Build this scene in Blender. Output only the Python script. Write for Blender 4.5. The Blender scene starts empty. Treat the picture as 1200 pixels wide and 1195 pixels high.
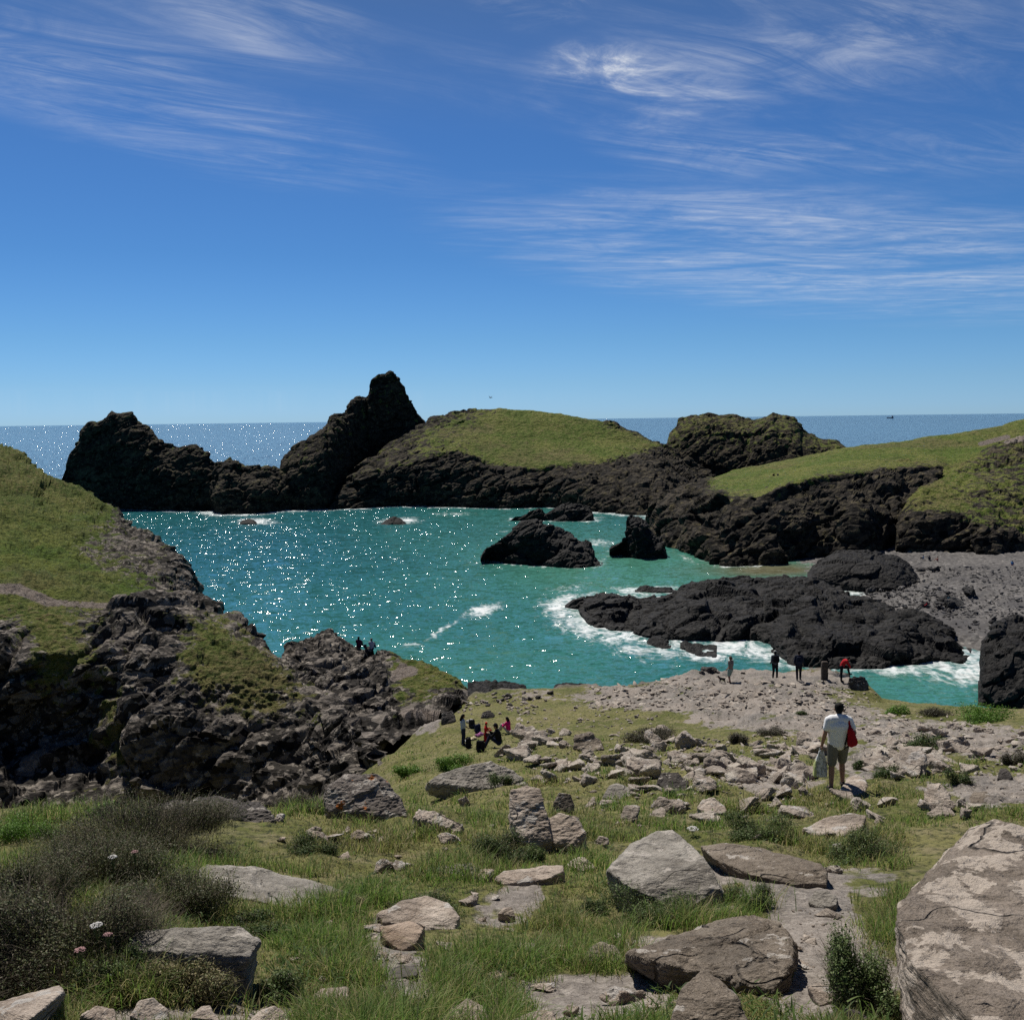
import bpy, bmesh, math, random
import numpy as np
from mathutils import Vector, Matrix

# ------------------------------------------------------------------ set-up
scene = bpy.context.scene
COL = scene.collection
R = math.radians
H = 30.0                                  # camera height above the sea
W_, F_, CX, CY = 1200.0, 1180.0, 600.0, 597.5
PITCH = math.atan((597.5 - 491.5) / F_)
ROLL = -R(0.716)
ROT = np.array((Matrix.Rotation(math.pi / 2 - PITCH, 3, 'X') @ Matrix.Rotation(ROLL, 3, 'Z')))

def ray(px, py):
    px = np.asarray(px, float); py = np.asarray(py, float)
    v = np.stack([(px - CX) / F_, -(py - CY) / F_, -np.ones_like(px)], -1)
    return v @ ROT.T
def pt(px, py, d):
    r = ray(px, py)
    p = r * (np.asarray(d, float) / r[..., 1])[..., None]
    p[..., 2] += H
    return p
def sea(px, py, z=0.0):
    r = ray(px, py)
    p = r * ((z - H) / r[..., 2])[..., None]
    p[..., 2] += H
    return p
def proj(p):
    q = (np.asarray(p, float) - np.array([0, 0, H])) @ ROT
    return CX + F_ * q[..., 0] / -q[..., 2], CY - F_ * q[..., 1] / -q[..., 2]
def ppm(d):                                # metres per photo pixel at depth d
    return d / F_

cam_d = bpy.data.cameras.new("camera"); cam = bpy.data.objects.new("camera", cam_d); COL.objects.link(cam)
cam.location = (0, 0, H)
cam.rotation_mode = 'QUATERNION'; cam.rotation_quaternion = Matrix(ROT.tolist()).to_quaternion()
cam_d.sensor_fit = 'HORIZONTAL'; cam_d.sensor_width = 36; cam_d.lens = 36 * F_ / W_
cam_d.clip_start = 0.1; cam_d.clip_end = 120000
scene.camera = cam
scene.view_settings.view_transform = 'Standard'; scene.view_settings.look = 'None'
scene.view_settings.exposure = EXPOSURE = 0.0
scene.view_settings.gamma = 1
try:
    scene.cycles.max_bounces = 6; scene.cycles.diffuse_bounces = 2; scene.cycles.glossy_bounces = 2
    scene.cycles.transmission_bounces = 2; scene.cycles.caustics_reflective = False; scene.cycles.caustics_refractive = False
    scene.cycles.sample_clamp_direct = 0; scene.cycles.sample_clamp_indirect = 4
    scene.cycles.use_denoising = False
    scene.cycles.use_adaptive_sampling = False
except Exception: pass

# ------------------------------------------------------------------ noise (numpy)
_rs = np.random.RandomState(7)
PERM = np.concatenate([_rs.permutation(1024)] * 3).astype(np.int32)
GRD = _rs.normal(size=(1024, 3)); GRD /= np.linalg.norm(GRD, axis=1)[:, None]; GRD = GRD.astype(np.float32)
RND = _rs.random_sample((1024, 3)).astype(np.float32)
def _h(i, j, k):
    return PERM[(PERM[(PERM[i & 1023] + j) & 1023] + k) & 1023]
def perlin(p):
    p = np.asarray(p, np.float32); b = np.floor(p).astype(np.int32); f = p - b
    u = f * f * f * (f * (f * 6 - 15) + 10)
    out = 0
    for dx in (0, 1):
        wx = u[:, 0] if dx else 1 - u[:, 0]
        for dy in (0, 1):
            wy = u[:, 1] if dy else 1 - u[:, 1]
            for dz in (0, 1):
                wz = u[:, 2] if dz else 1 - u[:, 2]
                g = GRD[_h(b[:, 0] + dx, b[:, 1] + dy, b[:, 2] + dz)]
                out = out + wx * wy * wz * (g[:, 0] * (f[:, 0] - dx) + g[:, 1] * (f[:, 1] - dy) + g[:, 2] * (f[:, 2] - dz))
    return out * 1.5
def fbm(p, oct=4, gain=0.5, lac=2.03):
    a, s, out = 1.0, 1.0, 0
    for i in range(oct):
        out = out + a * perlin(p * s + 17.3 * i); a *= gain; s *= lac
    return out
def ridged(p, oct=4, gain=0.5, lac=2.03):
    a, s, out = 1.0, 1.0, 0
    for i in range(oct):
        n = 1 - 2 * np.abs(perlin(p * s + 31.7 * i)); out = out + a * n; a *= gain; s *= lac
    return out * 0.5
def worley(p):
    """F1 distance, F2 distance and a random value of the nearest cell"""
    p = np.asarray(p, np.float32); b = np.floor(p).astype(np.int32)
    f1 = np.full(len(p), 9, np.float32); f2 = f1.copy(); idv = np.zeros(len(p), np.float32)
    for dx in (-1, 0, 1):
        for dy in (-1, 0, 1):
            for dz in (-1, 0, 1):
                c = b + np.array([dx, dy, dz], np.int32)
                h = _h(c[:, 0], c[:, 1], c[:, 2]); r = RND[h]
                d = np.sqrt((((c + r) - p) ** 2).sum(1))
                m = d < f1
                f2 = np.where(m, f1, np.minimum(f2, d)); f1 = np.where(m, d, f1); idv = np.where(m, r[:, 0], idv)
    return f1, f2, idv

def facets(p, tiltk=1.0, soft=.14):
    """blocky stone: every Voronoi cell is a randomly tilted flat facet; also F2-F1 for the cracks"""
    p = np.asarray(p, np.float32); b = np.floor(p).astype(np.int32)
    f1 = np.full(len(p), 9, np.float32); f2 = f1.copy(); val = np.zeros(len(p), np.float32)
    for dx in (-1, 0, 1):
        for dy in (-1, 0, 1):
            for dz in (-1, 0, 1):
                c = b + np.array([dx, dy, dz], np.int32)
                h = _h(c[:, 0], c[:, 1], c[:, 2]); o = (c + RND[h]) - p
                d = np.sqrt((o ** 2).sum(1)); m = d < f1
                v = RND[(h + 511) & 1023][:, 0] - .5 - tiltk * (o * GRD[(h + 77) & 1023]).sum(1)
                f2 = np.where(m, f1, np.minimum(f2, d)); f1 = np.where(m, d, f1); val = np.where(m, v, val)
    return val * np.clip((f2 - f1) / soft, 0, 1), f2 - f1

# ------------------------------------------------------------------ objects
def tag(o, label=None, cat=None, group=None, kind=None):
    if label: o['label'] = label
    if cat: o['category'] = cat
    if group: o['group'] = group
    if kind: o['kind'] = kind
    return o
def mesh_obj(name, verts, faces, mat=None, parent=None, loc=None, smooth=True, attrs=None, cols=None, fsmooth=None):
    """verts in world (or parent) space; loc moves the origin there. faces: (n,3|4) array or list of arrays"""
    me = bpy.data.meshes.new(name)
    v = np.asarray(verts, np.float32)
    if loc is not None: v = v - np.asarray(loc, np.float32)
    fl = faces if isinstance(faces, list) else [faces]
    fl = [np.asarray(f, np.int32) for f in fl if len(f)]
    nl = sum(f.size for f in fl); nf = sum(len(f) for f in fl)
    me.vertices.add(len(v)); me.vertices.foreach_set("co", v.ravel())
    me.loops.add(nl); me.loops.foreach_set("vertex_index", np.concatenate([f.ravel() for f in fl]))
    me.polygons.add(nf)
    tot = np.concatenate([np.full(len(f), f.shape[1], np.int32) for f in fl])
    st = np.concatenate([[0], np.cumsum(tot)[:-1]]).astype(np.int32)
    me.polygons.foreach_set("loop_start", st)
    me.polygons.foreach_set("use_smooth", np.full(nf, bool(smooth)) if fsmooth is None else fsmooth)
    for k, a in (attrs or {}).items():
        at = me.attributes.new(k, 'FLOAT', 'POINT'); at.data.foreach_set("value", np.asarray(a, np.float32))
    for k, a in (cols or {}).items():
        at = me.attributes.new(k, 'FLOAT_COLOR', 'POINT')
        c = np.ones((len(v), 4), np.float32); c[:, :3] = a; at.data.foreach_set("color", c.ravel())
    me.update(calc_edges=True); me.validate()
    if mat: me.materials.append(mat)
    o = bpy.data.objects.new(name, me); COL.objects.link(o)
    if loc is not None: o.location = [float(c) for c in loc]
    if parent is not None: o.parent = parent
    return o
def empty(name, loc, rz=0.0):
    o = bpy.data.objects.new(name, None); COL.objects.link(o)
    o.location = [float(c) for c in loc]; o.rotation_euler = (0, 0, rz); o.empty_display_size = 0.2
    return o
def grid_faces(nu, nv):
    i = np.arange(nu * nv).reshape(nv, nu)
    return np.stack([i[:-1, :-1].ravel(), i[:-1, 1:].ravel(), i[1:, 1:].ravel(), i[1:, :-1].ravel()], 1)
def grid_normals(P):
    du = np.gradient(P, axis=1); dv = np.gradient(P, axis=0)
    n = np.cross(du, dv); n /= np.maximum(np.linalg.norm(n, axis=2), 1e-9)[..., None]
    return n

# ------------------------------------------------------------------ materials
class NT:
    """tiny helper for building node trees"""
    def __init__(s, name):
        s.m = bpy.data.materials.new(name); s.m.use_nodes = True; s.t = s.m.node_tree; s.n = s.t.nodes; s.l = s.t.links
        s.b = s.n["Principled BSDF"]
    def node(s, typ, **kw):
        n = s.n.new(typ)
        for k, v in kw.items():
            if k.startswith('_'): setattr(n, k[1:], v)
        return n
    def put(s, sock, v):
        if isinstance(v, bpy.types.NodeSocket): s.l.new(v, sock)
        elif isinstance(v, (tuple, list)) and len(v) == 3 and sock.type == 'RGBA': sock.default_value = (*v, 1)
        else: sock.default_value = v
    def pos(s): return s.node('ShaderNodeNewGeometry').outputs['Position']
    def nz(s):
        x = s.node('ShaderNodeSeparateXYZ'); s.l.new(s.node('ShaderNodeNewGeometry').outputs['Normal'], x.inputs[0]); return x.outputs[2]
    def attr(s, name, col=False):
        a = s.node('ShaderNodeAttribute'); a.attribute_name = name; return a.outputs['Color' if col else 'Fac']
    def map(s, vec, scale=(1, 1, 1), rot=(0, 0, 0)):
        n = s.node('ShaderNodeMapping'); s.l.new(vec, n.inputs[0]); n.inputs['Scale'].default_value = scale; n.inputs['Rotation'].default_value = rot; return n.outputs[0]
    def noise(s, vec, scale, detail=4, rough=0.55, dist=0.0):
        n = s.node('ShaderNodeTexNoise'); s.l.new(vec, n.inputs['Vector'])
        n.inputs['Scale'].default_value = scale; n.inputs['Detail'].default_value = detail
        n.inputs['Roughness'].default_value = rough; n.inputs['Distortion'].default_value = dist
        return n.outputs['Fac']
    def voro(s, vec, scale, feature='F1', out='Distance'):
        n = s.node('ShaderNodeTexVoronoi', _feature=feature); s.l.new(vec, n.inputs['Vector']); n.inputs['Scale'].default_value = scale
        return n.outputs[out]
    def math(s, op, a, b=0.0, clamp=False):
        n = s.node('ShaderNodeMath', _operation=op); n.use_clamp = clamp; s.put(n.inputs[0], a); s.put(n.inputs[1], b); return n.outputs[0]
    def ramp(s, v, a, b, lo=0.0, hi=1.0):
        n = s.node('ShaderNodeMapRange'); n.clamp = True; n.interpolation_type = 'SMOOTHSTEP'
        s.put(n.inputs[0], v); n.inputs[1].default_value = a; n.inputs[2].default_value = b; n.inputs[3].default_value = lo; n.inputs[4].default_value = hi
        return n.outputs[0]
    def mix(s, f, a, b):
        n = s.node('ShaderNodeMix', _data_type='RGBA'); s.put(n.inputs[0], f); s.put(n.inputs[6], a); s.put(n.inputs[7], b); return n.outputs[2]
    def bump(s, h, strength=0.5, dist=0.1, nrm=None):
        n = s.node('ShaderNodeBump'); s.put(n.inputs['Height'], h); n.inputs['Strength'].default_value = strength; n.inputs['Distance'].default_value = dist
        if nrm is not None: s.l.new(nrm, n.inputs['Normal'])
        return n.outputs[0]
    def out(s, col=None, rough=None, nrm=None, spec=None):
        if col is not None: s.put(s.b.inputs['Base Color'], col)
        if rough is not None: s.put(s.b.inputs['Roughness'], rough)
        if nrm is not None: s.l.new(nrm, s.b.inputs['Normal'])
        if spec is not None: s.put(s.b.inputs['Specular IOR Level'], spec)
        return s.m
def flat_mat(name, col, rough=0.8, var=0.25, scale=30, spec=0.3):
    t = NT(name); n = t.noise(t.pos(), scale, 3)
    dark = tuple(c * (1 - var) for c in col); lite = tuple(min(1, c * (1 + var)) for c in col)
    return t.out(t.mix(t.ramp(n, .3, .7), dark, lite), rough, t.bump(n, .2, .004), spec)

GRASS_A, GRASS_B, GRASS_C = (0.105, 0.168, 0.020), (0.185, 0.215, 0.042), (0.20, 0.17, 0.075)
def cliff_mat(name, dark, mid, lite, s=1.0, grassy=True, lich_or_sunlit=(0.2, 0.19, 0.15), lich_or_sunlit_amt=0.0, strata=(0.5, 0.5, 2.2), ga=GRASS_A, gb=GRASS_B, gc=GRASS_C, blocks=0.55, tone=.75):
    t = NT(name); p = t.pos()
    n1 = t.noise(p, .16 * s, 6, .62); n2 = t.noise(t.map(p, strata, (.5, .35, .4)), .55 * s, 7, .65, .6); n3 = t.noise(p, 2.4 * s, 5, .6)
    rock = t.mix(t.ramp(n2, .35, .65), dark, mid)
    rock = t.mix(t.math('MULTIPLY', t.ramp(n1, .5, .72), t.ramp(n3, .4, .62)), rock, lite)
    vc = t.node('ShaderNodeSeparateXYZ'); t.l.new(t.voro(t.map(p, (.8, .8, 1.5), (.5, .35, .4)), 1.25 * s, 'F1', 'Color'), vc.inputs[0]); vd = t.node('ShaderNodeSeparateXYZ'); t.l.new(t.voro(p, 3.1 * s, 'F1', 'Color'), vd.inputs[0])
    rock = t.mix(t.math('MULTIPLY', t.ramp(vc.outputs[0], .45, .95), tone), rock, lite); rock = t.mix(t.math('MULTIPLY', t.ramp(vd.outputs[0], .72, .98), tone * .95), rock, tuple(min(.5, c * 1.5) for c in lite)); rock = t.mix(t.ramp(vc.outputs[1], .35, .0), rock, tuple(c * .6 for c in dark))
    if lich_or_sunlit_amt:
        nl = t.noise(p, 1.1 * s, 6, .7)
        rock = t.mix(t.math('MULTIPLY', t.ramp(nl, .60 - .12 * lich_or_sunlit_amt, .70), t.ramp(t.nz(), -.1, .4)), rock, lich_or_sunlit)  # far and island cliffs: sunlit brown painted on up-facing facets; hillside: pale lichen
    hb = t.math('ADD', t.math('MULTIPLY', n2, 1.2), t.math('ADD', t.math('MULTIPLY', n3, .5), t.math('MULTIPLY', t.voro(t.map(p, (1, 1, 1.6), (.5, .35, .4)), 1.0 * s, 'DISTANCE_TO_EDGE'), blocks)))
    nb = t.bump(hb, 1.0, .40 / s)
    if not grassy:
        return t.out(rock, .8, nb, .2)
    g = t.attr('grass')
    n4 = t.noise(p, .9 * s, 6, .65)
    gf = t.ramp(t.math('ADD', g, t.math('MULTIPLY', t.math('SUBTRACT', n4, .5), 1.9)), .43, .57)
    n5 = t.noise(p, .12 * s, 5, .6); n6 = t.noise(t.map(p, (1, 1, 2.5)), 1.6 * s, 5, .7)
    n7 = t.noise(p, .045, 4, .6)
    gr = t.mix(t.ramp(n5, .40, .60), ga, gb); gr = t.mix(t.math('MULTIPLY', t.ramp(n7, .48, .66), .7), gr, tuple(c * .85 for c in gc)); gr = t.mix(t.math('MULTIPLY', t.ramp(t.noise(p, .30 * s, 5, .7), .60, .70), .75), gr, tuple(c * .32 for c in ga))
    gr = t.mix(t.math('MULTIPLY', t.ramp(n6, .42, .68), t.ramp(t.math('ADD', t.attr('dry'), t.math('MULTIPLY', n5, .6)), .3, 1.1)), gr, gc)
    gr = t.mix(t.ramp(n6, .52, .36), gr, tuple(c * .42 for c in ga))
    gr = t.mix(t.math('MULTIPLY', t.ramp(n4, .56, .72), .7), gr, tuple(c * .62 for c in gb))
    col = t.mix(gf, rock, gr)
    path = t.attr('path')
    col = t.mix(t.ramp(t.math('ADD', path, t.math('MULTIPLY', t.math('SUBTRACT', n3, .5), .6)), .4, .6), col, t.mix(n3, (.16, .13, .11), (.26, .22, .19)))
    gb_ = t.bump(t.math('ADD', n6, t.math('MULTIPLY', n4, 1.2)), 1.0, .6 / s, None)
    mixn = t.node('ShaderNodeMix', _data_type='VECTOR'); t.put(mixn.inputs[0], gf); t.l.new(nb, mixn.inputs[4]); t.l.new(gb_, mixn.inputs[5])
    return t.out(col, .9, mixn.outputs[1], .12)

# ------------------------------------------------------------------ sky and sun
SUN_EL, SUN_AZ = R(55), R(-25)
world = bpy.data.worlds.new("World"); scene.world = world; world.use_nodes = True
wt = world.node_tree; wn, wl = wt.nodes, wt.links
sky = wn.new('ShaderNodeTexSky'); sky.sky_type = 'NISHITA'; sky.sun_disc = False
sky.sun_elevation = SUN_EL; sky.sun_rotation = SUN_AZ; sky.altitude = 0; sky.air_density = 1.0; sky.dust_density = 0.0; sky.ozone_density = 3.0
def build_world():
    bg = wn['Background']; bg.inputs[1].default_value = SKY_STRENGTH
    def M(op, a, b=0.0, clamp=False):
        n = wn.new('ShaderNodeMath'); n.operation = op; n.use_clamp = clamp
        for s_, v in zip(n.inputs, (a, b)):
            if isinstance(v, bpy.types.NodeSocket): wl.new(v, s_)
            else: s_.default_value = v
        return n.outputs[0]
    def MR(v, a, b, lo=0., hi=1.):
        n = wn.new('ShaderNodeMapRange'); n.clamp = True; n.interpolation_type = 'SMOOTHSTEP'; wl.new(v, n.inputs[0])
        for i, x in enumerate((a, b, lo, hi)): n.inputs[i + 1].default_value = x
        return n.outputs[0]
    tc = wn.new('ShaderNodeTexCoord'); sx = wn.new('ShaderNodeSeparateXYZ'); wl.new(tc.outputs['Generated'], sx.inputs[0])
    X, Y, Z = sx.outputs
    zz = M('MAXIMUM', Z, 0.03)
    # a cloud layer on a flat ceiling: x/z, y/z
    U, V = M('DIVIDE', X, zz), M('DIVIDE', Y, zz)
    def noise(sc, ang, detail=8, rough=.6, off=0., dist=.4):
        c, s_ = math.cos(ang), math.sin(ang)
        a = M('ADD', M('MULTIPLY', U, c), M('MULTIPLY', V, s_)); b = M('SUBTRACT', M('MULTIPLY', V, c), M('MULTIPLY', U, s_))
        cb = wn.new('ShaderNodeCombineXYZ'); wl.new(M('MULTIPLY', a, sc[0]), cb.inputs[0]); wl.new(M('MULTIPLY', b, sc[1]), cb.inputs[1]); cb.inputs[2].default_value = off
        n = wn.new('ShaderNodeTexNoise'); wl.new(cb.outputs[0], n.inputs['Vector']); n.inputs['Scale'].default_value = 1
        n.inputs['Detail'].default_value = detail; n.inputs['Roughness'].default_value = rough; n.inputs['Distortion'].default_value = dist
        return n.outputs['Fac']
    # direction angles for placing the cloud banks
    az = M('ARCTAN2', X, Y); el = M('ARCSINE', Z)
    def bank(a0, e0, ra, re, tilt=0.):
        da = M('DIVIDE', M('SUBTRACT', az, R(a0)), R(ra)); de0 = M('SUBTRACT', M('SUBTRACT', el, R(e0)), M('MULTIPLY', M('SUBTRACT', az, R(a0)), tilt))
        de = M('DIVIDE', de0, R(re))
        r2 = M('ADD', M('MULTIPLY', da, da), M('MULTIPLY', de, de))
        return MR(r2, 1.0, 0.0)
    return M, MR, noise, bank, X, Y, Z, az, el
SKY_STRENGTH = 0.10
wM, wMR, wnoise, wbank, wX, wY, wZ, waz, wel = build_world()
fine = wnoise((1.1, 4.2), R(34), 12, .70, 0.0, 1.6)
fine2 = wnoise((.85, 3.0), R(16), 12, .72, 7.0, 1.9)
puff = wnoise((2.6, 3.6), R(20), 10, .66, 3.0, .8)
broad = wnoise((.8, 1.3), R(25), 5, .55, 11.0, .6)
patch = wnoise((.6, 1.4), R(-18), 6, .6, 21.0, .9)
cross = wnoise((2.2, 2.0), R(-35), 9, .68, 31.0, 1.2)
def A(*xs):
    o = xs[0]
    for x in xs[1:]: o = wM('ADD', o, x)
    return o
mul = lambda a, b: wM('MULTIPLY', a, b)
f_a = mul(mul(wMR(fine, .30, .85), wMR(broad, .28, .68)), wMR(cross, .2, .62)); f_b = A(mul(mul(wMR(fine2, .30, .85), wMR(patch, .25, .7)), wMR(cross, .15, .6)), mul(wMR(patch, .35, .8), .12)); f_p = mul(wMR(puff, .38, .85), wMR(broad, .3, .6))
clouds = A(mul(mul(wbank(16, 8.8, 24, 4.0, -.12), f_b), .80),
           mul(mul(wbank(5.6, 18.2, 4.2, 2.1, -.20), mul(f_p, f_p)), 2.4),
           mul(mul(wbank(7.5, 17.2, 8.0, 2.6, -.15), f_p), .55),
           mul(mul(wbank(9, 15.6, 9, 3.2, -.25), f_a), .55),
           mul(mul(wbank(18, 16.6, 16, 5.5, -.16), f_a), .6),
           mul(mul(wbank(-19, 15.9, 17, 3.0, -.18), f_a), .5),
           mul(mul(wbank(1.5, 21.6, 4, 1.6, 0), f_p), 1.1),
           mul(mul(wbank(-13, 20.7, 8, 2.6, -.2), f_a), .5),
           mul(mul(wbank(-4, 21, 60, 6.5, 0), wMR(broad, .3, .7)), mul(f_a, .25)),
           mul(wbank(0, 24, 70, 9, 0), .03),
           mul(mul(wbank(-20, 1.2, 30, 1.0, 0), f_b), .10))
clouds = wM('MINIMUM', mul(clouds, .85), .80)
# clear sea air: a pale band at the horizon and a deep blue above, as a tint on the physical sky; unseen sky overhead dimmed to cut ambient light
cr_ = wn.new('ShaderNodeValToRGB'); wl.new(wM('ABSOLUTE', wZ), cr_.inputs[0]); _el = cr_.color_ramp.elements
_last = _el[1]; _last.position = 1.0; _last.color = (.07, .115, .20, 1)
for i_, (p_, c_) in enumerate([(0.0096, (0.323, 0.579, 1.098)), (0.035, (0.312, 0.548, 0.96)), (0.077, (0.281, 0.511, 0.837)), (0.156, (0.236, 0.456, 0.743)), (0.27, (0.241, 0.438, 0.702)), (0.363, (0.22, 0.394, 0.605)), (0.5, (0.12, 0.21, 0.34)), (1.0, (0.07, 0.115, 0.2))]):
    if p_ == 1.0: continue
    e_ = _el[0] if i_ == 0 else _el.new(p_); e_.position = p_; e_.color = (*c_, 1)
_vm = wn.new('ShaderNodeVectorMath'); _vm.operation = 'MULTIPLY'; wl.new(sky.outputs[0], _vm.inputs[0]); wl.new(cr_.outputs[0], _vm.inputs[1])
hs = wn.new('ShaderNodeVectorMath'); hs.operation = 'SCALE'; wl.new(_vm.outputs[0], hs.inputs[0]); hs.inputs['Scale'].default_value = 1.0
wmix = wn.new('ShaderNodeMix'); wmix.data_type = 'RGBA'; wl.new(clouds, wmix.inputs[0]); wl.new(hs.outputs[0], wmix.inputs[6]); wmix.inputs[7].default_value = (7.6, 7.9, 8.4, 1)
wl.new(wmix.outputs[2], wn['Background'].inputs[0])

sd = bpy.data.lights.new("sun", 'SUN'); sun = bpy.data.objects.new("sun", sd); COL.objects.link(sun)
sd.energy = SUN_E = 4.9; sd.angle = R(0.53); sd.color = (1.0, 0.955, 0.88)
_sv = Vector((math.sin(SUN_AZ) * math.cos(SUN_EL), math.cos(SUN_AZ) * math.cos(SUN_EL), math.sin(SUN_EL)))
sun.rotation_mode = 'QUATERNION'; sun.rotation_quaternion = _sv.to_track_quat('Z', 'Y'); sun.location = (0, 0, 120)
# ------------------------------------------------------------------ land masses (lofts between surveyed lines)
WATERLINE = []                            # points of rock at sea level, for the foam
def line(pts, px):
    """pts: (px, py, d|None[, g]); d None = on the sea. Sampled at the given px values -> (n,3) points, (n,) g"""
    a = np.array([[q[0], q[1], np.nan if q[2] is None else q[2], q[3] if len(q) > 3 else 0.0] for q in pts], float)
    P = np.where(np.isnan(a[:, 2])[:, None], sea(a[:, 0], a[:, 1]), pt(a[:, 0], a[:, 1], np.nan_to_num(a[:, 2], nan=100.)))
    D = P[:, 1]
    py = np.interp(px, a[:, 0], a[:, 1]); d = np.interp(px, a[:, 0], D); g = np.interp(px, a[:, 0], a[:, 3])
    return pt(px, py, d), g
def between(A_, B_, fd, fh, g=None):
    """a line between two lines: fd of the way across, fh of the way up"""
    P = A_[0] + (B_[0] - A_[0]) * fd; P[:, 2] = A_[0][:, 2] + (B_[0][:, 2] - A_[0][:, 2]) * fh
    return P, (A_[1] + (B_[1] - A_[1]) * fd if g is None else np.full(len(P), g))
def back(A_, dy, z, g=0.0):
    P = A_[0].copy(); k = (P[:, 1] + dy) / P[:, 1]; P[:, 0] *= k; P[:, 1] += dy
    P[:, 2] = np.minimum(P[:, 2], z) if z > -0.5 else z
    return P, np.full(len(P), g)
def drop(A_, dz):
    P = A_[0].copy(); P[:, 2] -= dz; P[:, 1] -= .5
    return P, A_[1]
def cr(a, b, c, d, t):
    return b + .5 * t * (c - a + t * (2 * a - 5 * b + 4 * c - d + t * (3 * (b - c) + d - a)))
def loft(lines, rows, smooth_v=0.5):
    """rows: number of rows between successive lines"""
    P = [l[0] for l in lines]; G = [l[1] for l in lines]; n = len(P); oP, oG = [], []
    for i in range(n - 1):
        m = rows[i]
        for k in range(m + (1 if i == n - 2 else 0)):
            t = k / m
            c = cr(P[max(i - 1, 0)], P[i], P[i + 1], P[min(i + 2, n - 1)], t); l_ = P[i] + (P[i + 1] - P[i]) * t
            oP.append(c * smooth_v + l_ * (1 - smooth_v)); oG.append(G[i] + (G[i + 1] - G[i]) * t)
    return np.array(oP), np.array(oG)
def rock_disp(p, s, seed=0.0, tilt=0.45, block=1.0, crack=1.0):
    """craggy displacement, about -1..1: buttresses, tilted slabs and broken blocks at three sizes"""
    c, sn = math.cos(tilt), math.sin(tilt)
    q = np.stack([(p[:, 0] * c + p[:, 2] * sn) * .62, p[:, 1] * .8, (-p[:, 0] * sn + p[:, 2] * c) * 1.35], 1) / s + seed
    w = q + .20 * np.stack([perlin(q * 1.1 + 5), perlin(q * 1.1 + 9), perlin(q * 1.1 + 13)], 1)
    r = ridged(w * .40, 3, .5)
    v1, e1 = facets(w * .75, 1.0, .08); v2, e2 = facets(w * 1.9 + 3, 1.0, .12); v3, e3 = facets(w * 4.6 + 7, 1.0, .2)
    return .38 * r + block * (.62 * v1 - .30 * crack * np.exp(-e1 * 10) + .33 * v2 - .12 * crack * np.exp(-e2 * 9) + .16 * v3) + .05 * fbm(q * 9, 2)
def land(name, lines, rows, mat, amp, s, gamp=.12, seed=0., kind='structure', label=None, cat=None, smooth_v=.5, dry=.5, path=None, tilt=.45, block=1.0, bumpy=1.0, base_fix=0.0, group=None, edge=.06):
    P, G = loft(lines, rows, smooth_v)
    N = grid_normals(P)
    nv, nu = G.shape
    p = P.reshape(-1, 3); n = N.reshape(-1, 3); g = G.ravel()
    if n[:, 2].mean() < 0: n = -n
    # big lumps first so that the walls are not smooth sheets
    gg = np.clip(g + .35 * fbm(p / (s * 2.2) + seed + 40, 4), 0, 1)
    soft = np.clip((gg - .3) / .4, 0, 1)
    D = rock_disp(p, s, seed, tilt, block)
    gd = .55 * fbm(p / (s * 1.1) + seed, 3) + .30 * fbm(p * np.array([1, 1, 2.2]) / (s * .30), 3) + .22 * ridged(p * np.array([1, 1, 2.0]) / (s * .11), 2)
    u = np.tile(np.linspace(0, 1, nu), nv); e = np.clip(np.minimum(u, 1 - u) / edge, 0, 1) if edge > 0 else 1.0
    disp = amp * (D * (1 - soft) + gd * gamp / .12 * .3 * soft) * e
    h = n.copy(); h[:, 2] *= .8
    p = p + h * disp[:, None]
    dryv = dry(p) if callable(dry) else np.full(len(p), dry)
    pathv = np.zeros(len(p))
    if path:
        qx, qy = proj(p)
        for (ax, ay, bx, by, w) in path:
            L2 = (bx - ax) ** 2 + (by - ay) ** 2; t = np.clip(((qx - ax) * (bx - ax) + (qy - ay) * (by - ay)) / L2, 0, 1)
            dd = np.hypot(qx - ax - t * (bx - ax), (qy - ay - t * (by - ay)) * 1.6)
            pathv = np.maximum(pathv, np.clip(1.2 - dd / w, 0, 1))
    gout = np.clip(g, 0, 1)
    WATERLINE.append(p[np.abs(p[:, 2]) < .9][:, :2])
    x0, x1 = p[:, 0].min(), p[:, 0].max()
    loc = ((x0 + x1) / 2, float(p[:, 1].mean()), 0.0)
    F = grid_faces(nu, nv)
    o = mesh_obj(name, p, F, mat, None, loc, True, {'grass': gout, 'dry': dryv, 'path': pathv}, fsmooth=soft[F[:, 0]] > .5)
    tag(o, label, cat, group, kind)
    return o

m_far = cliff_mat('cliff_far', (.0075, .0068, .0062), (.026, .022, .017), (.080, .062, .040), .55, lich_or_sunlit=(.13, .11, .052), lich_or_sunlit_amt=.85, tone=.45)  # olive-brown tint paints sunlight onto the facet tops
m_isl = cliff_mat('cliff_island', (.0075, .0068, .0062), (.024, .020, .0165), (.085, .070, .050), .5, lich_or_sunlit=(.125, .105, .052), lich_or_sunlit_amt=.7, tone=.42)  # sunlit tops painted in brown here too
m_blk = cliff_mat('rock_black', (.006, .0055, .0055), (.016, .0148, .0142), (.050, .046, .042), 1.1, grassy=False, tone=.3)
m_near = cliff_mat('rock_hillside', (.016, .0135, .0115), (.038, .033, .028), (.19, .165, .14), 1.0, lich_or_sunlit=(.38, .335, .28), lich_or_sunlit_amt=.42, ga=(.080, .128, .016), gb=(.145, .168, .034), gc=(.17, .14, .062))

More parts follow.
